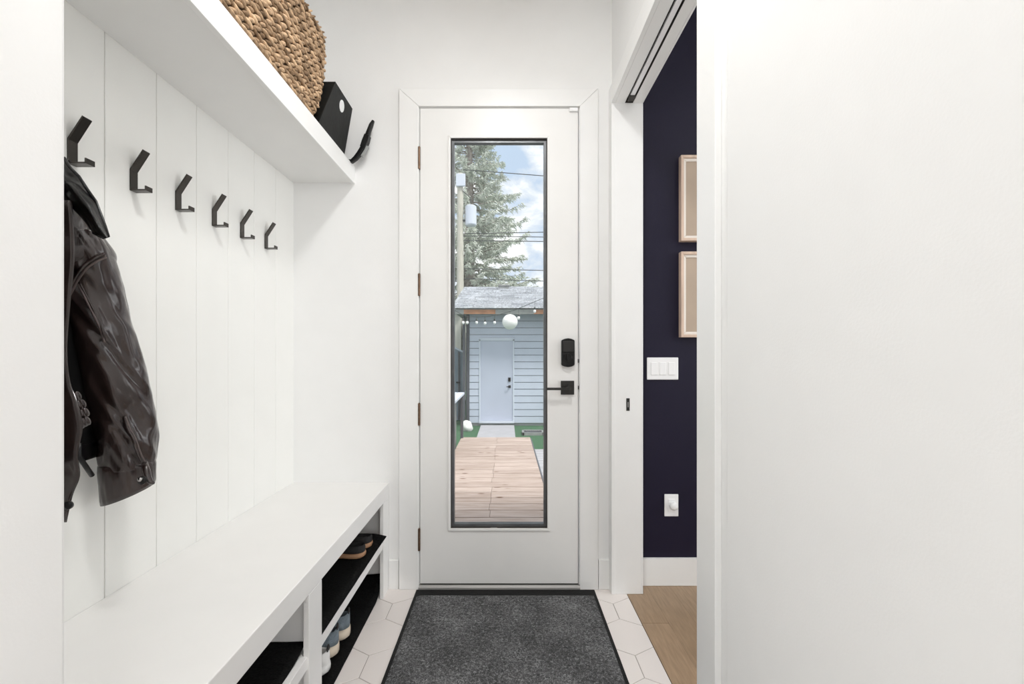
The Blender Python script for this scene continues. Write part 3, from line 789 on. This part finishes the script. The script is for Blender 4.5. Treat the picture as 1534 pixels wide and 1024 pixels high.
seam([(100, 450), (107, 437), (118, 417), (131, 401), (145, 391), (159, 385)], .0028, M['stitch'], slv, .001, 'shoulder_seam')
seam([(117, 425), (127, 445), (138, 467), (147, 485), (152, 497), (156, 512)], .0026, M['stitch'], slv, .001, 'sleeve_seam')
seam([(120, 424), (130, 444), (141, 466), (149, 483), (154, 496), (157, 510)], .0022, M['leather'], slv, .001, 'sleeve_seam')
seam([(186, 625), (192, 642), (199, 655), (205, 672), (212, 688), (217, 696)], .0045, M['leather'], slv, .003, 'cuff_slit')
seam([(188, 624), (195, 643), (203, 657), (209, 674), (215, 688), (219, 696)], .0020, M['stitch'], slv, .005, 'cuff_slit')
# near sleeve, behind the wall end
sk2 = [(8, 78, 345, .985), (-22, 58, 385, .95), (-58, 28, 440, .91), (-86, 2, 510, .885), (-102, -14, 600, .865), (-108, -24, 690, .855), (-106, -30, 735, .855)]
bm = NB(); loft(bm, sleeve_rings(sk2, seed=9)); obj('sleeve', bm, M['leather'], jk, smooth=True)
# body: squashed torso between the sleeves
bm = NB(); rings = []
prof = [(1.68, .03, .014, 1.06), (1.62, .065, .018, 1.045), (1.55, .10, .02, 1.035), (1.45, .13, .021, 1.02), (1.25, .145, .022, 1.01), (1.10, .15, .022, 1.01), (.955, .155, .022, 1.015)]
for q in range(49):
    z, hy_, hx_, yc = cr([p for p in prof], q / 48); ring = []
    for i in range(48):
        a = 2 * PI * i / 48; d = noise.noise(Vector((math.cos(a) * 1.5, math.sin(a) * 1.5 + 3, z * 5)))
        x = XL + .006 + hx_ + hx_ * math.copysign(abs(math.cos(a)) ** .75, math.cos(a)) * (1 + .14 * d); y = yc + hy_ * math.sin(a) * (1 + .05 * d)
        ring.append(Vector((max(x, XL + .006), y, z)) - JO)
    rings.append(ring)
loft(bm, rings); bd = obj('body', bm, M['lining'], jk, smooth=True); bd['label'] = 'black lining seen through the open front'
# front panel lying over the lining, edge visible beside the wall end
bm = NB(); fr = []
pk = [(10, 108, 300, 1.02, 1.0), (-4, 112, 380, 1.0, .98), (-10, 106, 450, .985, .97), (-12, 101, 520, .97, .96), (-12, 105, 570, .96, .955), (-12, 117, 605, .95, .95), (-12, 124, 640, .95, .95), (-12, 117, 680, .945, .95), (-12, 120, 712, .945, .955), (-12, 109, 742, .94, .955), (-12, 100, 782, .94, .96)]
NF = 60
for q in range(NF + 1):
    xl, xr, yi, Ya, Yb = [cr([k[:3] for k in pk], q / NF)[i] for i in range(3)] + [cr([(k[3], k[4], 0) for k in pk], q / NF)[i] for i in range(2)]
    A = []; B = []
    for i in range(15):
        u = i / 14; d = .007 * noise.noise(Vector((u * 3, q * .14, 2))) + .006 * math.sin(u * 9 + q * .05)
        p = at(xl + (xr - xl) * u, yi, Ya + (Yb - Ya) * u + d); A.append(p - JO)
        B.append(at(xl + (xr - xl) * u, yi, Ya + (Yb - Ya) * u + d + .012 * math.sin(PI * min(1, (1 - u) * 3 + .08) / 2)) - JO)
    fr.append(A + B[::-1])
loft(bm, fr); fp = obj('front_panel', bm, M['leather'], jk, smooth=True)
# shoulder yoke
bm = NB(); yk = [(60, 108, 298, 1.045), (52, 128, 330, 1.06), (48, 143, 352, 1.07), (46, 157, 377, 1.08), (44, 148, 400, 1.085), (44, 120, 425, 1.09)]
rings = sleeve_rings(yk, n=48, N=30, seed=4, amp=.6)
loft(bm, rings); obj('yoke', bm, M['leather'], jk, smooth=True)
# collar: big pointed leaf, folded, black
bm = NB(); edge_o = [(96, 236), (104, 250), (118, 264), (131, 284), (143, 301), (151, 322), (157, 338), (162, 354)]
edge_i = [(88, 285), (92, 296), (99, 303), (107, 311), (118, 322), (129, 335), (140, 349), (157, 357.5)]
rr_ = []
for q in range(41):
    t = q / 40; o = cr([(x, y, 0) for x, y in edge_o], t); i_ = cr([(x, y, 0) for x, y in edge_i], t); A = []; B = []
    for k in range(13):
        u = k / 12; x = o.x + (i_.x - o.x) * u; y = o.y + (i_.y - o.y) * u
        Y = 1.045 - .03 * math.sin(PI * u) + .015 * math.sin(t * 5 + u * 4) * (1 - t) + (-.02) * t + .012 * math.exp(-((u - .62) / .12) ** 2) - .02 * math.exp(-((u - .45) / .14) ** 2) * (1 - .3 * t)
        A.append(at(x, y, Y) - JO); B.append(at(x, y, Y + .007) - JO)
    rr_.append(A + B[::-1])
loft(bm, rr_); cl = obj('collar', bm, M['leatherb'], jk, smooth=True); cl['label'] = 'black pointed collar'
bm = NB(); tube(bm, [at(x, y, 1.028 + (1.045 - 1.028) * (1 - k / 7) - .004) - JO for k, (x, y) in enumerate(edge_o)] + [at(155, 356, 1.02) - JO, at(140, 348.5, 1.03) - JO], .0035, 8)
obj('collar_edge', bm, M['leatherb'], cl, smooth=True)
bm = NB(); tube(bm, [at(98, 240, 1.05) - JO, at(90, 238, 1.09) - JO, at(98, 243, 1.115) - JO, at(104, 241, 1.12) - JO], .003, 8); obj('hanging_loop', bm, M['lining'], jk, smooth=True)
# gathered waist piece
bm = NB(); cA = [(103, 596), (112, 592), (119, 604), (127, 620)]
for row, (xa, ya, xb, yb) in enumerate(((104, 602, 117, 592), (106, 614, 124, 604), (109, 627, 129, 617), (113, 640, 131, 630))):
    for k in range(5):
        u = k / 4; x = xa + (xb - xa) * u; y = ya + (yb - ya) * u
        c = at(x, y, .985 + .02 * u) - JO
        dirv = (at(x + 3.0, y + 7, .99 + .02 * u) - at(x, y, .985 + .02 * u)) * .95
        ellipsoid(bm, c, (dirv, Vector((.0045, 0, 0)), Vector((0, .007, .001))), 8, 6)
gp = obj('elastic_gather', bm, M['leather'], jk, smooth=True)
bm = NB(); ribbon(bm, [at(104, 592, 1.0) - JO, at(112, 612, 1.0) - JO, at(121, 636, 1.0) - JO], .02, .022); obj('gather_base', bm, M['leatherb'], gp)
# hem band of the lining
bm = NB(); rings = []
for z, s in ((.985, 1.0), (.975, 1.03), (.955, 1.03), (.945, 1.0)):
    rings.append([Vector((max(XL + .006, XL + .006 + .024 + .024 * s * math.cos(2 * PI * i / 40)), 1.015 + .155 * s * math.sin(2 * PI * i / 40), z)) - JO for i in range(40)])
loft(bm, rings); obj('hem_band', bm, M['leatherb'], jk, smooth=True)
bm = NB(); a, b = at(118, 683, 1.06), at(138, 712, 1.10)
tube(bm, [a - JO + Vector((0, 0, .03)), a - JO, (a + b) / 2 - JO, b - JO], .0055, 8); obj('drawcord', bm, M['leatherb'], jk, smooth=True)
bm = NB(); lathe(bm, [(.0, -.004), (.008, -.003), (.009, 0), (.008, .006)], 'y', at(101, 757, .935) - JO, 16); obj('panel_snap', bm, M['blackpl'], fp, smooth=True)

# ------------------------------------------------------------------ outside
DK = -.03
bm = NB(); y = 2.47; k = 0
while y < 6.52:
    xs = [-1.4 if y < 5.4 else -.655, -.13 + random.uniform(-.01, .01), .355]
    if k % 6 == 5: xs = [xs[0], .355]
    for a, b in zip(xs, xs[1:]): box(bm, a + .001, b - .001, y, y + .1425, DK - .035, DK + random.uniform(-.0015, .0005))
    y += .153; k += 1
dko = struct(obj('deck', bm, M['deck'], bevel=.002), 'pale wooden deck boards outside the door', 'deck')
bm = NB(); box(bm, -1.4, .355, 2.46, 5.36, -.6, DK - .038); box(bm, -.655, .355, 5.36, 6.50, -.6, DK - .038)
obj('frame', bm, M['darktrim'], dko)
bm = NB(); y = 2.47
while y < 6.50: box(bm, .372, 2.4, y, y + .060, -.22, -.2); y += .066
box(bm, .372, 2.4, 2.46, 6.50, -.6, -.225)
struct(obj('lower_deck', bm, M['deckgrey'], bevel=.001), 'grey slatted lower deck right of the pale deck', 'deck')
bx('edge_board', M['darktrim'], dko, .3555, .3715, 2.46, 6.52, -.3, DK - .002)
G0 = -.60
bm = NB(); box(bm, -14, 14, 2.45, 60, G0 - .3, G0); struct(obj('ground', bm, M['turf']), 'green turf of the yard', 'ground')
bm = NB(); box(bm, -.62, .20, 6.5, 8.7, G0, G0 + .03); box(bm, -.62, .20, 8.712, 11.02, G0, G0 + .03)
struct(obj('path', bm, M['concrete'], bevel=.005), 'concrete path to the garage door', 'path')

# garage
GY = 11.1
ga = thing('garage', 'pale blue-white garage with lap siding across the yard', 'garage', (1.6, GY, G0))
def gb(name, m, x0, x1, y0, y1, z0, z1, par=None, bev=.003):
    o = bx(name, m, par or ga, x0, x1, y0, y1, z0, z1, bev)
    o.location = (-1.6, -GY, -G0) if (par is None or par is ga) else (0, 0, 0)
    return o
gb('foundation', M['concrete'], -.90, 5.0, GY + .02, 17, G0, -.53)
gb('core', M['darktrim'], -.89, 4.98, GY + .02, 16.95, -.53, 2.35)  # dark colour showing between the boards stands in for lap shadow lines
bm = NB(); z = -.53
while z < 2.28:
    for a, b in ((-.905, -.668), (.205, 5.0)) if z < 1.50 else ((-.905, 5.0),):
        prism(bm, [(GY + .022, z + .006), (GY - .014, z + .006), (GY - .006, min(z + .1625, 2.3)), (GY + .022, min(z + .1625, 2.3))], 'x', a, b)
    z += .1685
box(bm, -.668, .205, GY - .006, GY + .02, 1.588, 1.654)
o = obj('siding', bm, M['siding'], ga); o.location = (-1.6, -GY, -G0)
gb('corner_board', M['darktrim'], -.985, -.905, GY - .03, GY + .12, -.55, 2.24)
gb('downspout', M['darktrim'], -1.065, -1.005, GY - .10, GY - .03, -.58, 2.2)
bm = NB()
ring_x = (-.668, .205)
box(bm, -.668, -.632, GY - .03, GY + .02, -.53, 1.545); box(bm, .169, .205, GY - .03, GY + .02, -.53, 1.545); box(bm, -.668, .205, GY - .03, GY + .02, 1.51, 1.585)
o = obj('door_frame', bm, M['shedtrim'], ga, bevel=.003); o.location = (-1.6, -GY, -G0)
gd = gb('door', M['sheddoor'], -.632, .169, GY - .012, GY + .02, -.47, 1.51)
gb('door_sill', M['shedtrim'], -.668, .205, GY - .05, GY + .02, -.53, -.475)
bm = NB(); box(bm, .055, .115, GY - .035, GY - .012, .50, .60); obj('deadbolt', bm, M['blackpl'], gd, bevel=.004)
bm = NB(); box(bm, .060, .120, GY - .03, GY - .012, .345, .405); box(bm, .01, .10, GY - .07, GY - .055, .365, .385); box(bm, .08, .10, GY - .06, GY - .02, .365, .385); obj('handle', bm, M['blackpl'], gd, bevel=.003)
gb('soffit', M['soffit'], -1.27, 5.3, 10.62, GY + .02, 2.20, 2.22)
fa = gb('fascia', M['soffit'], -1.27, 5.3, 10.60, 10.62, 2.125, 2.25)
for a, b in ((-1.0, -.25), (.66, .98)):  # separate reddish-brown strips set on the fascia
    o = bx('brown_fascia_strip', M['redbrown'], ga, a, b, 10.595, 10.601, 2.13, 2.235, .001); o.location = (-1.6, -GY, -G0)
# roof: courses of shingles
bm = NB(); rz0, rz1, ry0, ry1 = 2.25, 3.27, 10.55, 14.05; nc = 17
for c in range(nc):
    ya, yb = ry0 + (ry1 - ry0) * c / nc, ry0 + (ry1 - ry0) * (c + 1) / nc; za, zb = rz0 + (rz1 - rz0) * c / nc, rz0 + (rz1 - rz0) * (c + 1) / nc
    x = -1.30 - random.uniform(0, .2)
    while x < 5.3:
        w = random.uniform(.16, .34); xa, xb = max(x, -1.30), min(x + w - .004, 5.3); x += w; t = random.uniform(.036, .054)
        if xb - xa < .02: continue
        vs = [bm.verts.new(p) for p in ((xa, ya, za + .014), (xb, ya, za + .014), (xb, ya, za + t), (xa, ya, za + t), (xa, yb + .03, zb - .02), (xb, yb + .03, zb - .02), (xb, yb + .03, zb + .012), (xa, yb + .03, zb + .012))]
        for f in ((0, 1, 2, 3), (4, 7, 6, 5), (3, 2, 6, 7), (0, 4, 5, 1), (0, 3, 7, 4), (1, 5, 6, 2)): bm.faces.new([vs[i] for i in f])
o = obj('roof', bm, M['shingle'], ga); o.location = (-1.6, -GY, -G0)
bm = NB(); prism(bm, [(10.6, 2.2), (14.05, 3.22), (17.5, 2.2)], 'x', -1.27, 5.28)
o = obj('gable', bm, M['soffit'], ga); o.location = (-1.6, -GY, -G0)
bm = NB(); p0 = at(755, 430, 13.6); box(bm, p0.x - .14, p0.x + .14, 13.45, 13.75, p0.z - .12, p0.z + .02); box(bm, p0.x - .17, p0.x + .17, 13.42, 13.78, p0.z + .02, p0.z + .055)
rv = obj('roof_vent', bm, M['soffit'], ga, bevel=.01); rv.location = (-1.6, -GY, -G0)

# string lights and paper lantern
YS = 9.9
sl_ = thing('string_lights', 'string of small globe lights hanging in front of the garage eave', 'string lights', at(745, 473, YS))
so = sl_.location.copy()
cpts = [(660, 452), (680, 464), (692, 471), (703, 474), (716, 474.5), (730, 474), (745, 471.5), (757, 468.5), (770, 464.5), (785, 458.5), (800, 452), (815, 446), (840, 434)]
bm = NB(); tube(bm, [at(x, y, YS) - so for x, y in cpts], .007, 6); obj('cable', bm, M['cable'], sl_, smooth=True)
for x, y, yb in ((694, 472, 483), (700, 474, 483), (714, 474.5, 483), (726.6, 474, 484), (741, 472.5, 483), (777, 461.5, 476), (801, 452, 466)):
    bm = NB(); c = at(x, yb - 5.5, YS) - so; tube(bm, [at(x, y, YS) - so, c], .004, 6); lathe(bm, [(.012, .01), (.020, 0), (.020, -.045), (.012, -.05)], 'z', c, 10)
    s_ = obj('bulb_socket', bm, M['cable'], sl_, smooth=True)
    bm = NB(); c = at(x, yb, YS) - so; ellipsoid(bm, c, (Vector((0, 0, .040)), Vector((.032, 0, 0)), Vector((0, .032, 0))), 12, 8); obj('bulb', bm, M['bulb'], s_, smooth=True)
lt = thing('paper_lantern', 'round white paper lantern hanging before the garage siding', 'lantern', at(764, 482, YS))
bm = NB(); n = 32; prof = []
for i in range(45):
    t = PI * (.04 + .92 * i / 44); prof.append((.170 * math.sin(t) * (1 - .012 * (i % 3 == 0)), .170 * math.cos(t)))
lathe(bm, prof, 'z', (0, 0, 0), n); obj('shade', bm, M['lantern'], lt, smooth=True)
bm = NB(); tube(bm, [(0, 0, .165), (0, 0, at(764, 466, YS).z - at(764, 482, YS).z)], .004, 6); obj('hanger', bm, M['cable'], lt)

# grate on the turf
gr = thing('ground_grate', 'dark metal grate with a pale frame in the turf right of the path', 'grate', (.60, 10.0, G0))
bm = NB(); box(bm, -.24, .24, -.20, -.16, 0, .06); box(bm, -.24, .24, .16, .2, 0, .06); box(bm, -.24, -.20, -.2, .2, 0, .06); box(bm, .2, .24, -.2, .2, 0, .06); obj('frame', bm, M['soffit'], gr)
bm = NB(); box(bm, -.2, .2, -.16, .16, 0, .03)
for k in range(9): box(bm, -.19 + k * .045, -.18 + k * .045, -.16, .16, .03, .05)
obj('bars', bm, M['darktrim'], gr)

# outdoor counter left of the deck
ct = thing('outdoor_counter', 'grey outdoor counter with a white slatted top left of the deck', 'counter', (-.98, 5.95, G0))
def cb(name, m, x0, x1, y0, y1, z0, z1): 
    o = bx(name, m, ct, x0, x1, y0, y1, z0, z1, .004); o.location = (.98, -5.95, -G0); return o
bm = NB()
for k in range(7): box(bm, -1.32 + k * .102, -1.32 + k * .102 + .096, 5.42, 6.6, .60, .63)
o = obj('top', bm, M['shedtrim'], ct, bevel=.002); o.location = (.98, -5.95, -G0)
cb('body', M['grey'], -1.28, -.70, 5.46, 6.3, -.55, .60)
for a, b in ((-.665, 6.52), (-1.28, 6.52), (-.69, 5.45), (-1.29, 5.45)): cb('leg', M['darktrim'], a, a + .04, b, b + .04, G0, .60)

# pale stone
bm = NB(); bmesh.ops.create_icosphere(bm, subdivisions=3, radius=.14)
for v in bm.verts: v.co *= 1 + .35 * noise.noise(v.co * 9); v.co.z *= 1.0
tag(obj('rock', bm, M['stone'], smooth=True, loc=(-.90, 10.4, G0 + .10)), 'pale rock on the turf beside the garage corner', 'rock')

# gate / fence with sloped top, left
fg = thing('yard_gate', 'blue-grey yard gate with a sloping pale cap left of the garage', 'gate', (-1.7, 12, G0))
def pol(name, poly, m, y0, y1, bev=.004):
    bm = NB(); prism(bm, poly, 'y', y0, y1); o = obj(name, bm, m, fg, bevel=bev); o.location = (1.7, -12, -G0); return o
gp_ = pol('panel', [(-2.3, G0), (-1.10, G0), (-1.10, 1.19), (-1.45, 1.36), (-2.3, 1.62)], M['fence'], 12, 12.04)
pol('cap', [(-1.10, 1.19), (-1.10, 1.235), (-1.45, 1.405), (-2.3, 1.665), (-2.3, 1.62), (-1.45, 1.36)], M['shedtrim'], 11.97, 12.07)
pol('stile', [(-1.285, G0 + .02), (-1.235, G0 + .02), (-1.235, 1.22), (-1.285, 1.25)], M['darktrim'], 11.97, 12.0)
pol('latch', [(-1.33, .40), (-1.23, .40), (-1.23, .44), (-1.33, .44)], M['blackpl'], 11.94, 11.97)
# neighbour building
nb = thing('neighbour_house', 'cream house wall standing beyond the yard gate', 'house', (-3.1, 15.4, G0))
bm = NB(); box(bm, -3, 1.55, 0, 1.8, 0, 3.2); obj('wall', bm, M['cream'], nb)
bm = NB(); prism(bm, [(-.2, 3.3), (.9, 3.6), (2.0, 3.3), (2.0, 3.2), (-.2, 3.2)], 'x', -3.1, 1.62); obj('roof', bm, M['shingle'], nb)

# utility pole + transformer, wires
YP = 18.0
PX = at(689.5, 400, YP).x
up_ = thing('utility_pole', 'weathered wooden utility pole in front of the spruce', 'utility pole', (PX, YP, G0))
bm = NB(); lathe(bm, [(.16, 0), (.145, 3), (.125, 8), (.12, 9.0), (.0, 9.05)], 'z', (0, 0, 0), 20); obj('pole', bm, M['polewood'], up_, smooth=True)
bm = NB(); box(bm, -.16, .22, -.2, -.1, 8.45, 8.95); obj('cutout_box', bm, M['transf'], up_, bevel=.02)
tz = at(705, 323.5, YP).z - G0; tx = at(705.5, 323, YP).x - PX
bm = NB(); lathe(bm, [(.0, .42), (.17, .40), (.225, .36), (.225, -.36), (.20, -.40), (0, -.40)], 'z', (tx, -.05, tz), 24)
tr = obj('transformer', bm, M['transf'], up_, smooth=False)
bm = NB(); box(bm, .05, tx - .15, -.08, -.02, tz - .22, tz - .16); obj('bracket', bm, M['cable'], tr); bm = NB(); tube(bm, [(tx, -.05, tz + .38), (tx, -.05, tz + .7), (.1, -.05, tz + 1.0)], .02, 6); obj('lead_wire', bm, M['cable'], tr)
wl = ['highest overhead power line crossing the clouds', 'upper line of the three close power lines in the sky', 'middle line of the three close power lines in the sky', 'lower line of the three close power lines in the sky', 'power line just above the spruce foot, second from the roof', 'lowest power line, just above the garage roof']
for (ya, yb), l in zip(((254, 263.6), (350, 347.5), (353, 355), (360, 361.5), (402, 405), (417, 421)), wl):
    bm = NB(); a = at(694, ya, YP); b = at(819, yb, YP); P = []
    for k in range(-1, 13):
        t = k / 4.0 if k >= 0 else 0
        P.append(Vector((a.x + (b.x - a.x) * t, YP, a.z + (b.z - a.z) * min(t, 1) + .05 * max(0, t - 1) ** 2)))
    tube(bm, P, .016, 6); tag(obj('power_line', bm, M['cable']), l, 'power line', 'power lines over the garage')

# spruce
TX, TY = at(703, 400, 22).x, 22.0
sp_ = thing('spruce_tree', 'tall grey-green spruce behind the garage', 'tree', (TX, TY, G0))
bm = NB(); lathe(bm, [(.38, 0), (.30, 4), (.20, 10), (.05, 17.5)], 'z', (0, 0, 0), 12); obj('trunk', bm, M['bark'], sp_, smooth=True)
rnd = random.Random(3); bmb = NB(); bmf = NB()
def blade(bm, p, d, ln, w):
    a, b = frame_for(d); d = d.normalized()
    vs = [bm.verts.new(p + a * w), bm.verts.new(p - a * w * .5 + b * w * .87), bm.verts.new(p - a * w * .5 - b * w * .87), bm.verts.new(p + d * ln)]
    for f in ((0, 1, 3), (1, 2, 3), (2, 0, 3), (0, 2, 1)): bm.faces.new([vs[i] for i in f])
for i in range(330):
    h = 3.2 + 13.6 * (i / 330) ** 1.05; az = rnd.uniform(-PI * .95, PI * .45) if i % 4 else rnd.uniform(-PI, PI)
    L = (1 - (h - 2.5) / 15.2) * 4.1 * rnd.uniform(.55, 1.12) + .3
    P = []; nseg = 8
    for k in range(nseg + 1):
        t = k / nseg; r = L * t; z = h - .42 * L * t * .55 + .34 * L * t * t * t * .6 + .05 * math.sin(k * 2 + i)
        P.append(Vector((math.cos(az) * r, math.sin(az) * r, z)))
    tube(bmb, P, [.035 * (1 - .8 * k / nseg) for k in range(nseg + 1)], 5)
    for k in range(int(27 * L)):
        t = rnd.uniform(.12, 1) ** .75; s = t * nseg; q = min(int(s), nseg - 1); p = P[q].lerp(P[q + 1], s - q)
        d = Vector((math.cos(az + rnd.uniform(-1.3, 1.3)), math.sin(az + rnd.uniform(-1.3, 1.3)), rnd.uniform(-1.5, .25)))
        ln = rnd.uniform(.14, .42) * (1.15 - .5 * t)
        blade(bmf, p + Vector((rnd.uniform(-.08, .08), rnd.uniform(-.08, .08), rnd.uniform(-.1, .05))), d, ln, .028)
        for _ in range(2):
            d2 = d.normalized() + Vector((rnd.uniform(-.7, .7), rnd.uniform(-.7, .7), rnd.uniform(-.7, .3)))
            blade(bmf, p + d.normalized() * ln * rnd.uniform(.2, .8), d2, ln * .6, .022)
obj('branches', bmb, M['bark'], sp_, smooth=True); nf = obj('needles', bmf, M['needle'], sp_)

# ------------------------------------------------------------------ ceiling lights and windows, the rear windows added
LP = (23, 5, 37, 60)
def downlight(x, y, label, power, size=.16, z=CEIL):
    d = thing('ceiling_light', label, 'ceiling light', (x, y, z), group='round ceiling lights')
    bm = NB(); lathe(bm, [(.175, 0), (.18, -.006), (.175, -.030), (.155, -.032), (.155, 0)], 'z', (0, 0, 0), 32); obj('rim', bm, M['trim'], d, smooth=False)
    bm = NB(); lathe(bm, [(.155, -.012), (.150, -.028), (.0, -.030)], 'z', (0, 0, 0), 32); obj('diffuser', bm, M['diff'], d, smooth=True)
    l = bpy.data.lights.new('lamp', 'AREA'); l.shape = 'DISK'; l.size = .32; l.energy = power; l.color = (1, .995, .985)
    lo = bpy.data.objects.new('lamp', l); C.objects.link(lo); lo.parent = d; lo.location = (0, 0, -.036); return d
downlight(-.02, .80, 'round white ceiling light in the mudroom', LP[0])
def window(n, label, c, rot, w, h, power):
    o = bpy.data.objects.new('window_%d' % n, None); C.objects.link(o); o.location = c; o.rotation_euler = (0, 0, rot); struct(o, label, 'window')
    bm = NB(); ring_frame(bm, -w / 2, w / 2, -h / 2, h / 2, .05, .02, .09); prism(bm, [(-.02, -h / 2 + .05), (.02, -h / 2 + .05), (.02, h / 2 - .05), (-.02, h / 2 - .05)], 'y', .03, .08); obj('window_frame', bm, M['trim'], o)
    bm = NB(); box(bm, -w / 2 + .04, w / 2 - .04, .05, .056, -h / 2 + .04, h / 2 - .04); obj('pane', bm, M['glass'], o)
    l = bpy.data.lights.new('daylight', 'AREA'); l.shape = 'RECTANGLE'; l.size = w - .1; l.size_y = h - .1; l.energy = power; l.color = (.97, .985, 1)
    lo = bpy.data.objects.new('daylight', l); C.objects.link(lo); lo.parent = o; lo.location = (0, .01, 0); lo.rotation_euler = (-PI / 2, 0, 0)
window(1, 'wide window of the side room', (3.2, 1.25, 1.5), -PI / 2, 1.9, 2.0, LP[2])
window(2, 'added left window behind the viewer, for soft frontal light', (-2.05, YB, 1.95), PI, 1.7, 1.6, LP[3])  # both rear windows and their area lights are added, unseen, as frontal fill
window(3, 'added right window behind the viewer, for soft frontal light', (2.05, YB, 1.95), PI, 1.7, 1.6, LP[3])
downlight(1.7, .9, 'round white ceiling light in the side room', LP[1])

sun = bpy.data.lights.new('sun', 'SUN'); sun.energy = 3.4; sun.angle = math.radians(12); sun.color = (1, .96, .9)
so_ = bpy.data.objects.new('sun', sun); C.objects.link(so_); so_.rotation_euler = (math.radians(20), math.radians(24), 0)

# sky
w = bpy.data.worlds.new('sky'); bpy.context.scene.world = w; w.use_nodes = True; nt = w.node_tree; nt.nodes.clear()
o = nt.nodes.new('ShaderNodeOutputWorld'); bg = nt.nodes.new('ShaderNodeBackground'); tc = nt.nodes.new('ShaderNodeTexCoord')
mp = nt.nodes.new('ShaderNodeMapping'); mp.inputs['Scale'].default_value = (1, 1, 1.7); mp.inputs['Location'].default_value = (.35, .1, .25)
n = nt.nodes.new('ShaderNodeTexNoise'); n.inputs['Scale'].default_value = 7.5; n.inputs['Detail'].default_value = 7; n.inputs['Roughness'].default_value = .55; n.inputs['Distortion'].default_value = .4
r = nt.nodes.new('ShaderNodeValToRGB'); e = r.color_ramp.elements
e[0].position = .36; e[0].color = (.46, .57, .71, 1); e[1].position = .54; e[1].color = (1.0, 1.0, 1.0, 1); k = e.new(.45); k.color = (.66, .71, .77, 1)
sx = nt.nodes.new('ShaderNodeSeparateXYZ'); gr_ = nt.nodes.new('ShaderNodeMapRange'); gr_.inputs['From Min'].default_value = -.02; gr_.inputs['From Max'].default_value = 0
nt.links.new(tc.outputs['Generated'], mp.inputs[0]); nt.links.new(mp.outputs[0], n.inputs['Vector']); nt.links.new(n.outputs['Fac'], r.inputs[0])
nt.links.new(r.outputs[0], bg.inputs[0]); bg.inputs[1].default_value = 1.35; nt.links.new(bg.outputs[0], o.inputs[0])

# ------------------------------------------------------------------ camera
cam = bpy.data.cameras.new('camera'); cam.sensor_width = 36; cam.lens = F / 1534 * 36
cam.shift_x = (767 - VX) / 1534; cam.shift_y = (VY - 512) / 1534; cam.clip_start = .05; cam.clip_end = 300
co = bpy.data.objects.new('camera', cam); C.objects.link(co); co.location = (0, 0, EYE); co.rotation_euler = (PI / 2, 0, 0)
S = bpy.context.scene; S.camera = co
S.view_settings.view_transform = 'Standard'; S.view_settings.look = 'None'; S.view_settings.exposure = 0; S.view_settings.gamma = 1; S.view_settings.use_curve_mapping = False
S.cycles.max_bounces = 14; S.cycles.diffuse_bounces = 10; S.cycles.transparent_max_bounces = 12; S.cycles.sample_clamp_indirect = 6
